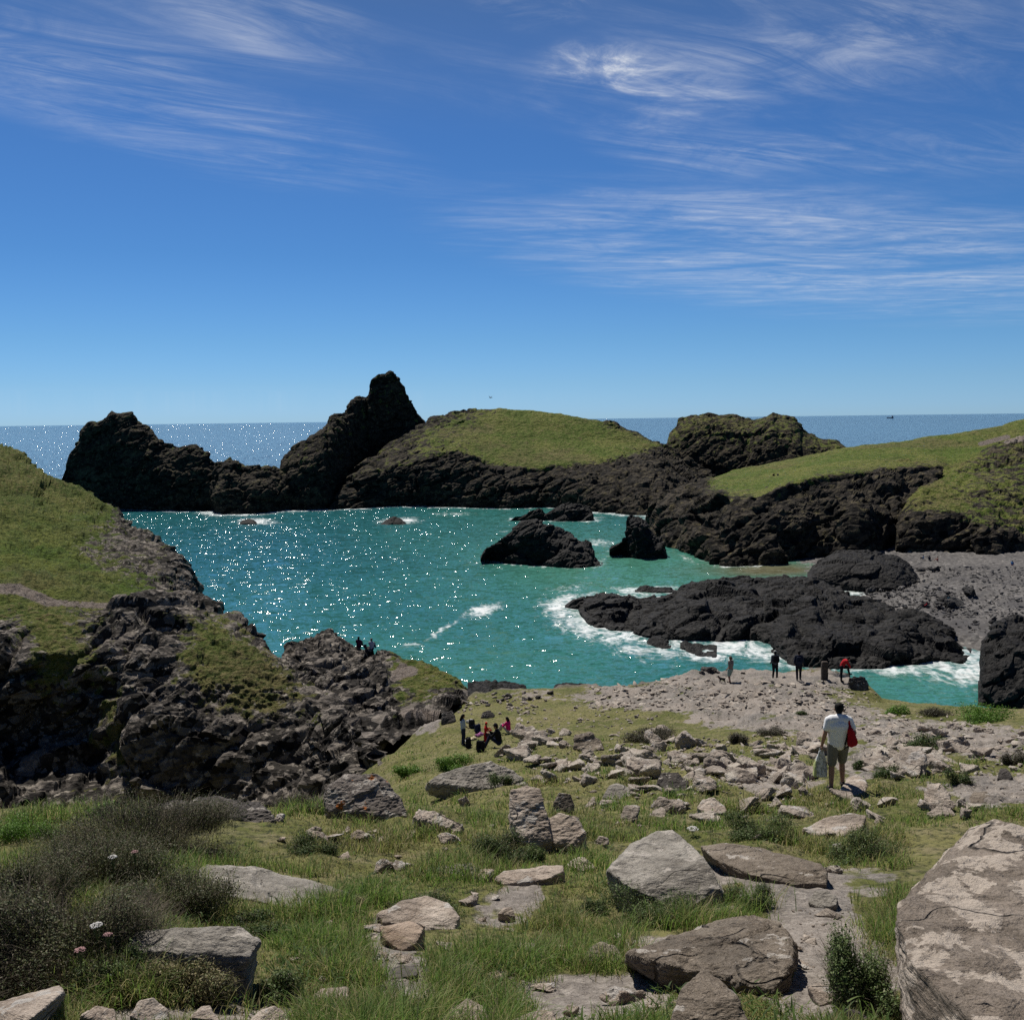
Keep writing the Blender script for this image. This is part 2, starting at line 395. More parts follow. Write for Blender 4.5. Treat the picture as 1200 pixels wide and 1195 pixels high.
def cols(a, b, step): return np.linspace(a, b, int(abs(b - a) / step) + 1)
PROFILE = [(.06, .16), (.18, .42), (.38, .68), (.68, .88)]
def simple_rock(name, ridge, base, mat, amp, s, dback, step=1.0, rows=10, label=None, cat=None, kind=None, seed=0., profile=PROFILE, gtop=0.0, gmid=0.0, block=1.0, group=None, tilt=.45, edge=.06):
    px = cols(min(ridge[0][0], base[0][0]), max(ridge[-1][0], base[-1][0]), step)
    B, T = line(base, px), line(ridge, px)
    # ends close on the base
    T[0][:, 2] = np.maximum(T[0][:, 2], B[0][:, 2] + .05)
    L = [drop(B, 1.6), B] + [between(B, T, fd, fh, gmid * fh) for fd, fh in profile] + [(T[0], np.maximum(T[1], gtop)), between(T, back(T, dback, -1.8), .35, .25, 0.0), back(T, dback, -1.8)]
    rr = [3, rows // 2] + [rows] * (len(profile) - 1) + [rows, rows, rows]
    return land(name, L, rr, mat, amp, s, label=label, cat=cat, kind=kind, seed=seed, block=block, group=group, tilt=tilt, edge=edge, dry=.9)

# --- left sea stack
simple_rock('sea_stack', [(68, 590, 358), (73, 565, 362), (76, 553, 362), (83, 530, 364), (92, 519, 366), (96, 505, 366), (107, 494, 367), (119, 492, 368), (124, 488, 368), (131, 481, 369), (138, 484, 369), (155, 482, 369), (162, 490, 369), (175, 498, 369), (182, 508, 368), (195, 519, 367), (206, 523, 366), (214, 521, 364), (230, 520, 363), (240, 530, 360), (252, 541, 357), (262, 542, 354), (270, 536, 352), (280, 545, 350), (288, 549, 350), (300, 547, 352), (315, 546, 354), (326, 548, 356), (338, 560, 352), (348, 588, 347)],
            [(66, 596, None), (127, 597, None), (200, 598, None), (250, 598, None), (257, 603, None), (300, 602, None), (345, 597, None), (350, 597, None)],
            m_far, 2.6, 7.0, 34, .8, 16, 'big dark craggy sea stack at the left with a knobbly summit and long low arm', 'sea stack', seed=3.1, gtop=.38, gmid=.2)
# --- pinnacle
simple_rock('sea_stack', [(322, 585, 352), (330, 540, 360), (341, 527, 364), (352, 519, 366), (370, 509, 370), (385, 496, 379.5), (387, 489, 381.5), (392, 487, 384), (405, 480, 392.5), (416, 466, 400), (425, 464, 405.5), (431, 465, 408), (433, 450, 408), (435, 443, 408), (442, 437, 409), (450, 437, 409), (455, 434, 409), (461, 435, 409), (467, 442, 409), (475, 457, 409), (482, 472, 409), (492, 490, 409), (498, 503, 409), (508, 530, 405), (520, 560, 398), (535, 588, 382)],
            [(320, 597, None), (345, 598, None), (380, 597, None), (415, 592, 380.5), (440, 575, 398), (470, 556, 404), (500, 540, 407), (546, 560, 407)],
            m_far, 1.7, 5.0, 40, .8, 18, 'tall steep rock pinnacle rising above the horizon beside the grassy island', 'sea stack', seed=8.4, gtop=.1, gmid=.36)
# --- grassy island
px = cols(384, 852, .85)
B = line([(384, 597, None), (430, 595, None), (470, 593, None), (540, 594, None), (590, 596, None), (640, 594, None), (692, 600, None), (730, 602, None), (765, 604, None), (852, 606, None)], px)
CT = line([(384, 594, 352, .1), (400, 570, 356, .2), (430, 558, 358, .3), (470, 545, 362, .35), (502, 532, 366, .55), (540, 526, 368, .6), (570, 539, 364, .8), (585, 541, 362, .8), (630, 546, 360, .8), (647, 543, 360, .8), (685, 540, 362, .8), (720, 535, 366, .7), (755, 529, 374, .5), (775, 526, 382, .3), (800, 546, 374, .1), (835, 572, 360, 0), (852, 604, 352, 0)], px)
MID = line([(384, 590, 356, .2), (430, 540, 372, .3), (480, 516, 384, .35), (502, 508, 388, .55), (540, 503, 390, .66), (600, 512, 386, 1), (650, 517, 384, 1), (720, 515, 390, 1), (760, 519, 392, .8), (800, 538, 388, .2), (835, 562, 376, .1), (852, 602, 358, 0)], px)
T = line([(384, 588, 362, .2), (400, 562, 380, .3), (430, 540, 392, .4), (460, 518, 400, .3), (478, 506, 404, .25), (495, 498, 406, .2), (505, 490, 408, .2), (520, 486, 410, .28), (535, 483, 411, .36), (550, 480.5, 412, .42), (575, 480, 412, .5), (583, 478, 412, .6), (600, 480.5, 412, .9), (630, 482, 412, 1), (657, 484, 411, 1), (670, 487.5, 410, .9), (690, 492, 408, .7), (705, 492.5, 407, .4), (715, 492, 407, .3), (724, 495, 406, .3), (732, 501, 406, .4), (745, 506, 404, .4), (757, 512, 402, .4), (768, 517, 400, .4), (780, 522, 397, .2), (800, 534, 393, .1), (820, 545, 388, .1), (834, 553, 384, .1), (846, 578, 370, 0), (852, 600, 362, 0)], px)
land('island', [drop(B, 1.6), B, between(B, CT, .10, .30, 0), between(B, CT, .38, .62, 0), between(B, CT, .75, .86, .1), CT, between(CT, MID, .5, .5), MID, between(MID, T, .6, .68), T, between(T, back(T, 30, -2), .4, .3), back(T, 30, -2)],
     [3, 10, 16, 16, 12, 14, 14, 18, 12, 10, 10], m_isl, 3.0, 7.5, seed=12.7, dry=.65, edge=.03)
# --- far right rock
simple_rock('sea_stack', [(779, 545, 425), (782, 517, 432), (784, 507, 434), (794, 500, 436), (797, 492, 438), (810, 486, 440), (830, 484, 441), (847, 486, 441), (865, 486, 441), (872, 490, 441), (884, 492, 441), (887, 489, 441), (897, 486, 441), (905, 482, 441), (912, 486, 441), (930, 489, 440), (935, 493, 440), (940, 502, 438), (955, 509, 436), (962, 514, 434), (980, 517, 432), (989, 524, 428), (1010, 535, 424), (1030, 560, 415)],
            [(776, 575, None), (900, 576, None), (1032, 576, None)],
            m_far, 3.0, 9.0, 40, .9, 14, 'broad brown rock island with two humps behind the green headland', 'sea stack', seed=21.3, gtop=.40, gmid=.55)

# --- right headland: plateau and cliffs
px = cols(756, 1345, .8)
B = line([(756, 617, 276), (764, 620, None), (780, 640, None), (800, 645, None), (815, 649, None), (825, 655, None), (850, 662, None), (900, 661, None), (940, 657, None), (960, 655, None), (1000, 650, 205), (1030, 645, 211), (1060, 640, 216), (1345, 640, 222)], px)
E = line([(756, 612, 277, 0), (764, 598, 272, 0), (785, 590, 262, .05), (820, 580, 246, .15), (846, 577, 232, .4), (854, 582, 226, .55), (890, 580.5, 224, .6), (908, 573, 226, .6), (925, 566, 228, .6), (940, 561, 230, .6), (972, 555, 236, .6), (1000, 551, 240, .6), (1030, 550, 246, .6), (1057, 546, 252, .6), (1080, 544, 256, .6), (1098, 542, 258, .7), (1109, 547, 258, .7), (1190, 540, 258, 1), (1345, 520, 262, 1)], px)
M2 = line([(756, 611, 278, 0), (764, 598, 276, 0), (785, 587, 270, .1), (820, 572, 262, .2), (848, 561, 262, .9), (872, 559, 262, 1), (910, 556, 262, 1), (960, 545, 266, 1), (1000, 539, 270, 1), (1060, 532, 278, 1), (1110, 530, 284, 1), (1190, 524, 288, 1), (1345, 490, 292, 1)], px)
T = line([(756, 610, 279, 0), (764, 597, 279, 0), (775, 580, 281, 0), (797, 574, 283, .1), (830, 561, 286, .25), (848, 556, 288, .9), (860, 551, 290, 1), (885, 546, 293, 1), (910, 541, 296, 1), (960, 531, 300, 1), (990, 525, 303, 1), (1010, 521.5, 305, 1), (1059, 517, 310, 1), (1083, 512, 312, 1), (1127, 507, 316, 1), (1173, 499, 320, 1), (1183, 495, 321, 1), (1200, 491.5, 322, 1), (1345, 455, 330, 1)], px)
land('headland', [drop(B, 1.6), B, between(B, E, .08, .20, 0), between(B, E, .26, .46, 0), between(B, E, .52, .72, .02), between(B, E, .84, .92, .12), E, between(E, M2, .5, .5), M2, between(M2, T, .55, .55), T, between(T, back(T, 40, -2), .3, .15), back(T, 40, -2)],
     [3, 14, 18, 18, 14, 10, 12, 10, 10, 10, 10, 10], m_isl, 3.6, 8.5, gamp=.06, seed=31.9, dry=.55, edge=.02, path=[(1180, 512, 1150, 520, 6)])
px = cols(1049, 1345, .8)
B = line([(1049, 647, 208), (1057, 649, 205), (1075, 652, 203), (1100, 654, 202), (1145, 655, 200), (1152, 661, 196), (1165, 663, 195), (1185, 658, 197), (1200, 656, 197), (1345, 655, 197)], px)
C1 = line([(1049, 640, 209, 0), (1054, 612, 212, .1), (1063, 598, 214, .5), (1072, 593, 214, .65), (1109, 599, 210, .6), (1140, 608, 206, .5), (1164, 614, 203, .5), (1200, 628, 201, .45), (1345, 640, 200, .5)], px)
M2 = line([(1049, 636, 211, 0), (1056, 606, 220, .2), (1066, 588, 226, .6), (1080, 574, 228, .8), (1109, 574, 228, .75), (1140, 575, 226, .55), (1200, 580, 222, .5), (1345, 560, 222, .5)], px)
T = line([(1049, 635, 213, 0), (1057, 604, 226, .2), (1067, 586, 236, .6), (1080, 570, 242, .8), (1090, 564, 248, .8), (1109, 549, 256, .8), (1140, 536, 262, .55), (1165, 521, 268, .4), (1200, 511, 272, .45), (1345, 470, 280, .6)], px)
land('hillside', [drop(B, 1.6), B, between(B, C1, .15, .35, 0), between(B, C1, .5, .75, .02), C1, between(C1, M2, .5, .5), M2, between(M2, T, .5, .5), T, between(T, back(T, 26, 8), .5, .7), back(T, 26, 4)],
     [3, 12, 18, 14, 16, 16, 16, 16, 8, 8], m_isl, 3.2, 7.0, gamp=.22, seed=44.2, dry=1.0, edge=.02, path=[(1180, 516, 1240, 508, 9)])

# --- rocks standing in the bay
def base_at(pts): return [(a, b, None) for a, b in pts]
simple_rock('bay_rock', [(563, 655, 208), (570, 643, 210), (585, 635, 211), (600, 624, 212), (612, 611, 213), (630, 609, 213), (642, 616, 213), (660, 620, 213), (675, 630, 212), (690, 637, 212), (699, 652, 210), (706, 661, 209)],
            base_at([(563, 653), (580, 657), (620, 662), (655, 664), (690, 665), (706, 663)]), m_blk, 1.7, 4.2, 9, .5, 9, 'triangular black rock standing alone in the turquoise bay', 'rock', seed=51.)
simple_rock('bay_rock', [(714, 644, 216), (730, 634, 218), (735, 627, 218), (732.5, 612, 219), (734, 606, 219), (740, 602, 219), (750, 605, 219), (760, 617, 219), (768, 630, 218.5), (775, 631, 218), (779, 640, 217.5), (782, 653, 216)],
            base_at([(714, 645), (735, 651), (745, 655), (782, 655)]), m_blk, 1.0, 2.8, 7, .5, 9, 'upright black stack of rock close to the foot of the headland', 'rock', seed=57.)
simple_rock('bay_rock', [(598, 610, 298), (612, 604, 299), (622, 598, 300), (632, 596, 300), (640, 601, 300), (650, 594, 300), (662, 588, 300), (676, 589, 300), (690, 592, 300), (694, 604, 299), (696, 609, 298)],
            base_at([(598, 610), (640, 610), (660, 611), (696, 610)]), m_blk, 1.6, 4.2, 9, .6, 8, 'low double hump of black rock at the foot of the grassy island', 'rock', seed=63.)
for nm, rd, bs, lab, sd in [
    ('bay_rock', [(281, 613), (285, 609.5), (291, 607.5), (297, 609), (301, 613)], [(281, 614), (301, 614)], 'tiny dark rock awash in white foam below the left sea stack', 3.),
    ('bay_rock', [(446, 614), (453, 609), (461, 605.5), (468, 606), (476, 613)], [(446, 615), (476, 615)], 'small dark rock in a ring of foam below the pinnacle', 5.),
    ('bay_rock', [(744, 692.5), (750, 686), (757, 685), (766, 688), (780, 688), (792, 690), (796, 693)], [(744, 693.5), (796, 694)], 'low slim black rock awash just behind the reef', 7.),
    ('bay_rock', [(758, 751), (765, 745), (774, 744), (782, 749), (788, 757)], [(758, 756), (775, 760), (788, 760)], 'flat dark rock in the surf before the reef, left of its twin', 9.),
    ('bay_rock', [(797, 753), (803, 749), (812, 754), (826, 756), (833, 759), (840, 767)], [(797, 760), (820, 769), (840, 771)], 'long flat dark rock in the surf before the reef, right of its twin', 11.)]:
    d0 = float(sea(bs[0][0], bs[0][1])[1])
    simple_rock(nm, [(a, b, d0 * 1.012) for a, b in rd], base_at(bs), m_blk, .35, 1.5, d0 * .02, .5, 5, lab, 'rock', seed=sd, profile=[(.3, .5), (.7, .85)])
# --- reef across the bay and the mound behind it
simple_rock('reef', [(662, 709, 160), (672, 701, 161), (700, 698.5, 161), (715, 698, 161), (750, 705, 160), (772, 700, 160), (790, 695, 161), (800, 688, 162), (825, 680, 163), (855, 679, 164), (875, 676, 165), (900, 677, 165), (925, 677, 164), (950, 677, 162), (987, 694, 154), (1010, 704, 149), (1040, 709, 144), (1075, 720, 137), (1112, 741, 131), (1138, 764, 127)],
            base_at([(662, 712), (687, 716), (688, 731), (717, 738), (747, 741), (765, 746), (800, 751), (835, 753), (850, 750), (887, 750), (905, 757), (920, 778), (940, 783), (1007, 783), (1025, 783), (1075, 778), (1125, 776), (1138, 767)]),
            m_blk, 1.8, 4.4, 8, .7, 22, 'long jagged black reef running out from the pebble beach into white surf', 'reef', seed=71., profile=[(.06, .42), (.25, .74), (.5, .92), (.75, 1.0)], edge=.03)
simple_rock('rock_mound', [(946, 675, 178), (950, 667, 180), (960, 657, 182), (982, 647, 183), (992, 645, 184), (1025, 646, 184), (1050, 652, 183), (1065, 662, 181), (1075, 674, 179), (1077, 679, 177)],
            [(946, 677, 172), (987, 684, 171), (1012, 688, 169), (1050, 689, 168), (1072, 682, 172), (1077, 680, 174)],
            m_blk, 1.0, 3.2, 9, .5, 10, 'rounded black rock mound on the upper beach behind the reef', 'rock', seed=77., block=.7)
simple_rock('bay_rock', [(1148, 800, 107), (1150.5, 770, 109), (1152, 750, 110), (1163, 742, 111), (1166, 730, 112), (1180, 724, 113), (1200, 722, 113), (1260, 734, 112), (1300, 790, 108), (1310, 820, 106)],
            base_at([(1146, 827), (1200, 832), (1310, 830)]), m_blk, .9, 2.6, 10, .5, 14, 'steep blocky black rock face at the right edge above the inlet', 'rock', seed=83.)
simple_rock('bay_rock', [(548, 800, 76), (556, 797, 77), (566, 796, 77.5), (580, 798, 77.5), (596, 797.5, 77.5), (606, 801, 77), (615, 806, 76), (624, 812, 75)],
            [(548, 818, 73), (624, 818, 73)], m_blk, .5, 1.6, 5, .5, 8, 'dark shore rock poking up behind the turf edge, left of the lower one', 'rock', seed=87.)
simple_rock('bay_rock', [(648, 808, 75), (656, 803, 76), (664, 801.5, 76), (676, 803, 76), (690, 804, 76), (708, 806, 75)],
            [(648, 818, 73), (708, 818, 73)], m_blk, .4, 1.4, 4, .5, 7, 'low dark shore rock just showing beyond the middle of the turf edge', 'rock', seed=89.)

# --- left hillside
px = cols(-260, 256, .8)
F0 = line([(-260, 790, 70, .6), (0, 765, 70, .8), (120, 765, 74, .4), (256, 765, 80, 0)], px)
L1 = line([(-260, 700, 78, 1), (0, 705, 79, 1), (100, 714, 80, .95), (180, 712, 82, .8), (225, 722, 85, .2), (256, 740, 88, 0)], px)
L15 = line([(-260, 660, 88, 1), (0, 675, 90, 1), (100, 692, 91, 1), (170, 698, 92, .8), (215, 705, 93, .2), (256, 730, 94, 0)], px)
M2 = line([(-260, 560, 108, 1), (0, 620, 112, 1), (60, 636, 112, .95), (110, 650, 111, .45), (150, 652, 110, .3), (200, 672, 106, .3), (235, 702, 100, .05), (256, 726, 97, 0)], px)
T = line([(-260, 430, 165, .8), (-100, 490, 155, .8), (0, 522, 150, .9), (15, 527, 148, .9), (32, 535, 146, .9), (45, 545, 145, .9), (57, 555, 144, .8), (75, 565, 142, .85), (105, 580, 138, .8), (122, 594, 135, .7), (140, 600, 131, .4), (150, 610, 129, .3), (172, 621, 125, .3), (185, 634, 122, .3), (202, 649, 117, .2), (212, 663, 113, .1), (225, 676, 110, .05), (237, 694, 106, 0), (247, 704, 103, 0), (251, 714, 101, 0), (256, 724, 98, 0)], px)
land('hillside', [F0, L1, L15, between(L15, M2, .5, .45), M2, between(M2, T, .5, .48), T, between(T, back(T, 18, -2), .4, .3), back(T, 18, -2)],
     [12, 20, 16, 18, 20, 20, 10, 8], m_near, 2.2, 5.0, gamp=.34, seed=101.3, dry=lambda q: np.clip((q[:, 2] - 16) / 9, -.2, .8), edge=0, path=[(-60, 688, 20, 690, 14), (20, 690, 60, 706, 13), (60, 706, 160, 712, 8), (160, 712, 215, 706, 4)])
# --- near rock slope below it
px = cols(-260, 452, .7)
F0 = line([(-260, 975, 56, .4), (0, 945, 57, .3), (130, 945, 59, .3), (250, 950, 60, .1), (400, 940, 56, .1), (452, 925, 50, .1)], px)
F1 = line([(-260, 850, 60, .3), (0, 870, 67, .0), (60, 860, 67, .1), (110, 868, 66.5, .1), (140, 835, 65.5, .75), (160, 850, 63, .1), (250, 860, 63.5, .15), (330, 870, 63, .15), (400, 890, 58, .1), (452, 915, 51, .1)], px)
M2 = line([(-260, 760, 66, .8), (0, 770, 67, .15), (30, 768, 67, .3), (60, 762, 67, .8), (110, 772, 68, .5), (150, 770, 69, .15), (200, 775, 69, .25), (240, 785, 69, .85), (300, 800, 68, .85), (350, 810, 67, .5), (400, 850, 61, .1), (452, 910, 51.5, .1)], px)
M3 = line([(-260, 725, 72, .9), (0, 735, 72, .2), (25, 728, 72.5, .5), (60, 730, 73, .9), (100, 735, 73, .5), (150, 735, 74, .1), (200, 735, 75, .25), (250, 742, 76, .7), (300, 765, 73, .65), (350, 795, 70, .5), (400, 832, 63, .1), (452, 909, 52, .1)], px)
T = line([(-260, 698, 78, 1), (0, 709, 78, 1), (60, 714, 78.5, .9), (100, 717, 79, .4), (150, 712, 80, .1), (200, 704, 82, .15), (225, 712, 82, .3), (250, 720, 83, .3), (275, 722, 83, .3), (292, 735, 81, .2), (307, 750, 79, .2), (325, 766, 77, .2), (345, 785, 75, .2), (380, 804, 71, .2), (420, 834, 64, .15), (435, 862, 58, .1), (442, 888, 54, .1), (452, 907, 52.3, .1)], px)
land('rock_slope', [F0, F1, between(F1, M2, .55, .5), M2, between(M2, M3, .5, .55), M3, T, between(T, back(T, 14, -2), .4, .3), back(T, 14, -2)],
     [26, 26, 26, 22, 22, 26, 10, 8], m_near, 1.9, 4.0, gamp=.25, seed=121.7, dry=1.0, edge=0)
# --- outcrop with the two sitters and its grassy end
px = cols(330, 548, .6)
F0 = line([(330, 850, 66), (400, 890, 58), (440, 878, 57), (470, 868, 58), (500, 850, 60), (548, 822, 66)], px)
F1 = line([(330, 790, 74), (400, 838, 66, 0), (430, 838, 65, 0), (450, 838, 65, .2), (470, 832, 66, .5), (500, 825, 66, .4), (530, 812, 67, .5), (548, 814, 67, .3)], px)
M2 = line([(330, 775, 78), (380, 775, 75, 0), (420, 790, 72, 0), (450, 800, 72, .1), (462, 798, 72, .6), (490, 800, 71, .8), (510, 802, 70, .7), (530, 806, 69, .6), (548, 810, 68, .3)], px)
T = line([(330, 768, 80), (337, 757, 82), (357, 747, 84), (375, 745, 85), (385, 741, 85.5), (397, 747, 85.5), (400, 754, 85.5), (415, 759, 85, .05), (442, 766, 83, .05), (462, 770, 81, .5), (472, 772, 80, .8), (490, 776, 78, .9), (510, 783, 75, .9), (525, 791, 72, .8), (537, 801, 70, .6), (548, 808, 68.5, .3)], px)
land('rock_outcrop', [F0, F1, between(F1, M2, .5, .65), M2, between(M2, T, .5, .6), T, between(T, back(T, 9, -2), .4, .3), back(T, 9, -2)],
     [14, 26, 26, 20, 20, 8, 8], m_near, 1.25, 2.6, gamp=.2, seed=141.1, dry=.9, edge=.04, path=[(468, 790, 480, 786, 14), (478, 836, 510, 838, 14), (462, 795, 472, 780, 8)])

# ------------------------------------------------------------------ foreground ground (thin plate through surveyed points)
def kern(d2): return np.sqrt(d2 + .3)
_pp = [(0, 1195, 4.6), (300, 1195, 4.8), (600, 1195, 5.0), (900, 1195, 4.8), (1200, 1195, 4.6), (1400, 1195, 4.6), (-200, 1195, 4.6),
       (0, 1100, 6.0), (300, 1100, 6.6), (600, 1100, 6.9), (900, 1100, 6.9), (1200, 1100, 6.6), (1400, 1100, 6.6), (-200, 1100, 6),
       (-200, 1000, 9), (0, 1000, 9.0), (200, 1000, 9.6), (400, 1000, 10.5), (600, 1000, 11), (800, 1000, 11.5), (1000, 1000, 11.5), (1200, 1000, 11), (1400, 1000, 11),
       (0, 955, 12), (200, 950, 12.3), (400, 942, 15), (600, 950, 16), (800, 950, 16.5), (1000, 950, 16.5), (1200, 940, 17), (1400, 935, 17),
       (600, 910, 25), (800, 910, 24), (988, 928, 19.8), (1200, 900, 24), (1400, 890, 24), (600, 880, 41), (800, 880, 38), (1000, 880, 33), (1200, 870, 33), (1400, 860, 33),
       (545, 872, 52), (700, 850, 53), (850, 850, 50), (1000, 850, 45), (1130, 845, 46), (600, 825, 62), (700, 820, 63), (855, 800, 68), (935, 797, 69), (985, 795, 69), (1040, 828, 57),
       (560, 812, 67), (650, 807.5, 68), (700, 806.5, 68), (760, 804, 69), (790, 794, 71), (860, 788, 73), (940, 790, 72.5), (1000, 794, 71), (1040, 823, 61), (1130, 832, 54), (1200, 836, 52), (1300, 836, 50), (1450, 836, 50),
       (450, 888, 54), (500, 850, 58), (480, 880, 54)]
_cp = [pt(*q) for q in _pp]
for (a, b, d) in [(560, 812, 67), (650, 807.5, 68), (700, 806.5, 68), (760, 804, 69), (790, 794, 71), (860, 788, 73), (940, 790, 72.5), (1000, 794, 71), (1040, 823, 61), (1085, 829, 57), (1130, 832, 54), (1200, 836, 52), (1300, 836, 50), (1450, 836, 50)]:
    q = pt(a, b, d); _cp += [np.array([q[0] * (d + e_) / d, d + e_, z_]) for e_, z_ in ((1.6, q[2] - .9), (4.5, 4.0), (9, -2.5), (20, -4.))]
for pxx in (-200, 0, 130, 260, 380):
    for d, z in ((20, 20.3), (30, 16.0), (45, 10.4), (58, 6.2), (90, 3.)):
        q = pt(pxx, 900, d); _cp.append(np.array([q[0], q[1], z + (.9 if pxx < 50 and d == 20 else 0)]))
for d, z in ((22, 20.9), (35, 16.4), (45, 13.6)):
    q = pt(440, 900, d); _cp.append(np.array([q[0], q[1], z]))
for x in (-20, -8, 0, 8, 20): _cp += [np.array([x, 0, 28.4]), np.array([x, -8, 30.5]), np.array([x, -25, 35.5])]
_cp = np.array(_cp); _xy = _cp[:, :2]
_A = kern(((_xy[:, None] - _xy[None]) ** 2).sum(2)); _n = len(_cp)
_M = np.zeros((_n + 3, _n + 3)); _M[:_n, :_n] = _A + np.eye(_n) * -.02; _M[:_n, _n] = 1; _M[:_n, _n + 1:] = _xy; _M[_n:, :_n] = _M[:_n, _n:].T
_wt = np.linalg.solve(_M, np.concatenate([_cp[:, 2], np.zeros(3)]))
_ed = np.array([(a_, d_, float(pt(a_, b_, d_)[2])) for a_, b_, d_ in [(300, 830, 60), (470, 830, 66), (540, 812, 67), (560, 812, 67), (650, 807.5, 68), (700, 806.5, 68), (760, 804, 69), (785, 796, 71), (800, 791, 72), (830, 786, 73), (860, 786, 74), (910, 785, 74), (940, 788, 73), (975, 791, 72), (1000, 794, 71), (1018, 803, 67), (1040, 823, 61), (1085, 829, 57), (1130, 832, 54), (1200, 836, 52), (1300, 836, 50), (1600, 836, 50)]])
def zbase(x, y):
    z = zbase_raw(x, y); q = CX + F_ * np.asarray(x) / np.maximum(y, 1.)      # the seaward rim: a turf edge, then a cliff
    e, ze = np.interp(q, _ed[:, 0], _ed[:, 1]), np.interp(q, _ed[:, 0], _ed[:, 2])
    w = np.clip((np.asarray(y) - e + 12) / 12, 0, 1); on = (q > 545) & (np.asarray(y) > 30)
    cap_ = np.where(np.asarray(y) < e, ze + (e - y) * .28 + .25, ze + .1 - (np.asarray(y) - e) * 1.5)
    return np.where(on & (w > 0), np.maximum(np.minimum(z, cap_), -4.), z)
def zbase_raw(x, y):
    x = np.asarray(x, float); y = np.asarray(y, float); sh = x.shape; x = x.ravel(); y = y.ravel(); out = np.empty_like(x)
    for i in range(0, len(x), 40000):
        s_ = slice(i, i + 40000)
        k = kern((x[s_, None] - _xy[:, 0]) ** 2 + (y[s_, None] - _xy[:, 1]) ** 2)
        out[s_] = k @ _wt[:_n] + _wt[_n] + _wt[_n + 1] * x[s_] + _wt[_n + 2] * y[s_]
    return out.reshape(sh)
# bare ground and paths, as patches on the ground: photo ellipses turned into world ellipses
BARE = [(830, 817, 150, 18, 1.), (860, 795, 90, 12, 1.), (950, 798, 60, 12, 1.), (920, 838, 110, 20, 1.), (1010, 852, 70, 16, .9), (1080, 862, 80, 20, .8), (1160, 872, 70, 20, .85), (760, 812, 70, 10, .8), (940, 800, 70, 10, .9),
        (1165, 926, 50, 22, 1.), (1110, 928, 40, 12, .6), (905, 915, 60, 14, .7), (1010, 900, 30, 18, .8), (1000, 885, 40, 16, .7),
        (462, 1105, 30, 45, 1.), (480, 1160, 32, 40, .9), (612, 1048, 26, 16, .9), (955, 1080, 52, 62, 1.), (975, 1150, 80, 50, .9), (930, 1040, 60, 24, .9), (1010, 1035, 50, 16, .7), (690, 1168, 90, 32, .75), (590, 1060, 40, 16, .7), (760, 1110, 60, 16, .5), (540, 1120, 50, 14, .5), (310, 1180, 60, 18, .7),
        (225, 1130, 60, 28, .6), (600, 812, 50, 8, .5), (690, 816, 60, 8, .35), (490, 846, 26, 16, .9), (200, 1192, 140, 14, .8), (560, 1190, 120, 12, .6), (860, 1030, 40, 15, .5)]
def bare_mask(x, y, z):
    qx, qy = proj(np.stack([x, y, z], -1)); o = np.zeros_like(x)
    for (a, b, rx, ry, w) in BARE:
        r = ((qx - a) / rx) ** 2 + ((qy - b) / ry) ** 2
        o = np.maximum(o, w * np.clip(1.2 - r * .7, 0, .80))
    return o
def zdisp(x, y, z0):
    p = np.stack([x, y, np.zeros_like(x)], 1)
    d = np.hypot(x, y)
    a = np.interp(d, [0, 5, 20, 40, 70], [.35, .38, 1.2, .8, .45])
    return a * (.16 * fbm(p / 2.2 + 3, 3) + .07 * fbm(p / .55, 3)) + .012 * fbm(p / .12, 2)
GC = {}
def gsample(k, x, y):
    y = np.maximum(y, 1.71); a = np.arctan(x / np.maximum(y, 3.0)); am = math.atan(1.15)
    u = np.clip((a + am) / (2 * am) * (len(GC['ax']) - 1), 0, len(GC['ax']) - 1.001); v = np.clip(np.log(y / 1.7) / math.log(95 / 1.7) * (len(GC['rd']) - 1), 0, len(GC['rd']) - 1.001)
    i, j = u.astype(int), v.astype(int); fu, fv = u - i, v - j; Z = GC[k]
    return (Z[j, i] * (1 - fu) + Z[j, i + 1] * fu) * (1 - fv) + (Z[j + 1, i] * (1 - fu) + Z[j + 1, i + 1] * fu) * fv
def zg(x, y):
    x = np.atleast_1d(np.asarray(x, float)); y = np.atleast_1d(np.asarray(y, float))
    if GC: return gsample('z', x, y)
    z = zbase(x, y); return z + zdisp(x, y, z)
def ground_at(px, py):
    """where the sight line of a photo pixel meets the ground"""
    px = np.atleast_1d(np.asarray(px, float)); py = np.atleast_1d(np.asarray(py, float))
    r = ray(px, py); r = r / r[:, 1:2]
    lo = np.full(len(px), 2.5); hi = np.full(len(px), np.nan)
    d = 2.5
    done = np.zeros(len(px), bool)
    while d < 95:
        dn = d * 1.04
        i = np.where(~done)[0]
        if not len(i): break
        z = H + r[i, 2] * dn - zg(r[i, 0] * dn, np.full(len(i), dn))
        hit = z < 0
        hi[i[hit]] = dn; lo[i[hit]] = d; done[i[hit]] = True
        d = dn
    hi = np.where(np.isnan(hi), 70., hi); lo = np.where(done, lo, 69.9)
    for _ in range(8):
        m = (lo + hi) / 2; below = H + r[:, 2] * m - zg(r[:, 0] * m, m) < 0
        hi = np.where(below, m, hi); lo = np.where(below, lo, m)
    P = r * hi[:, None]; P[:, 2] = zg(P[:, 0], P[:, 1])
    return P
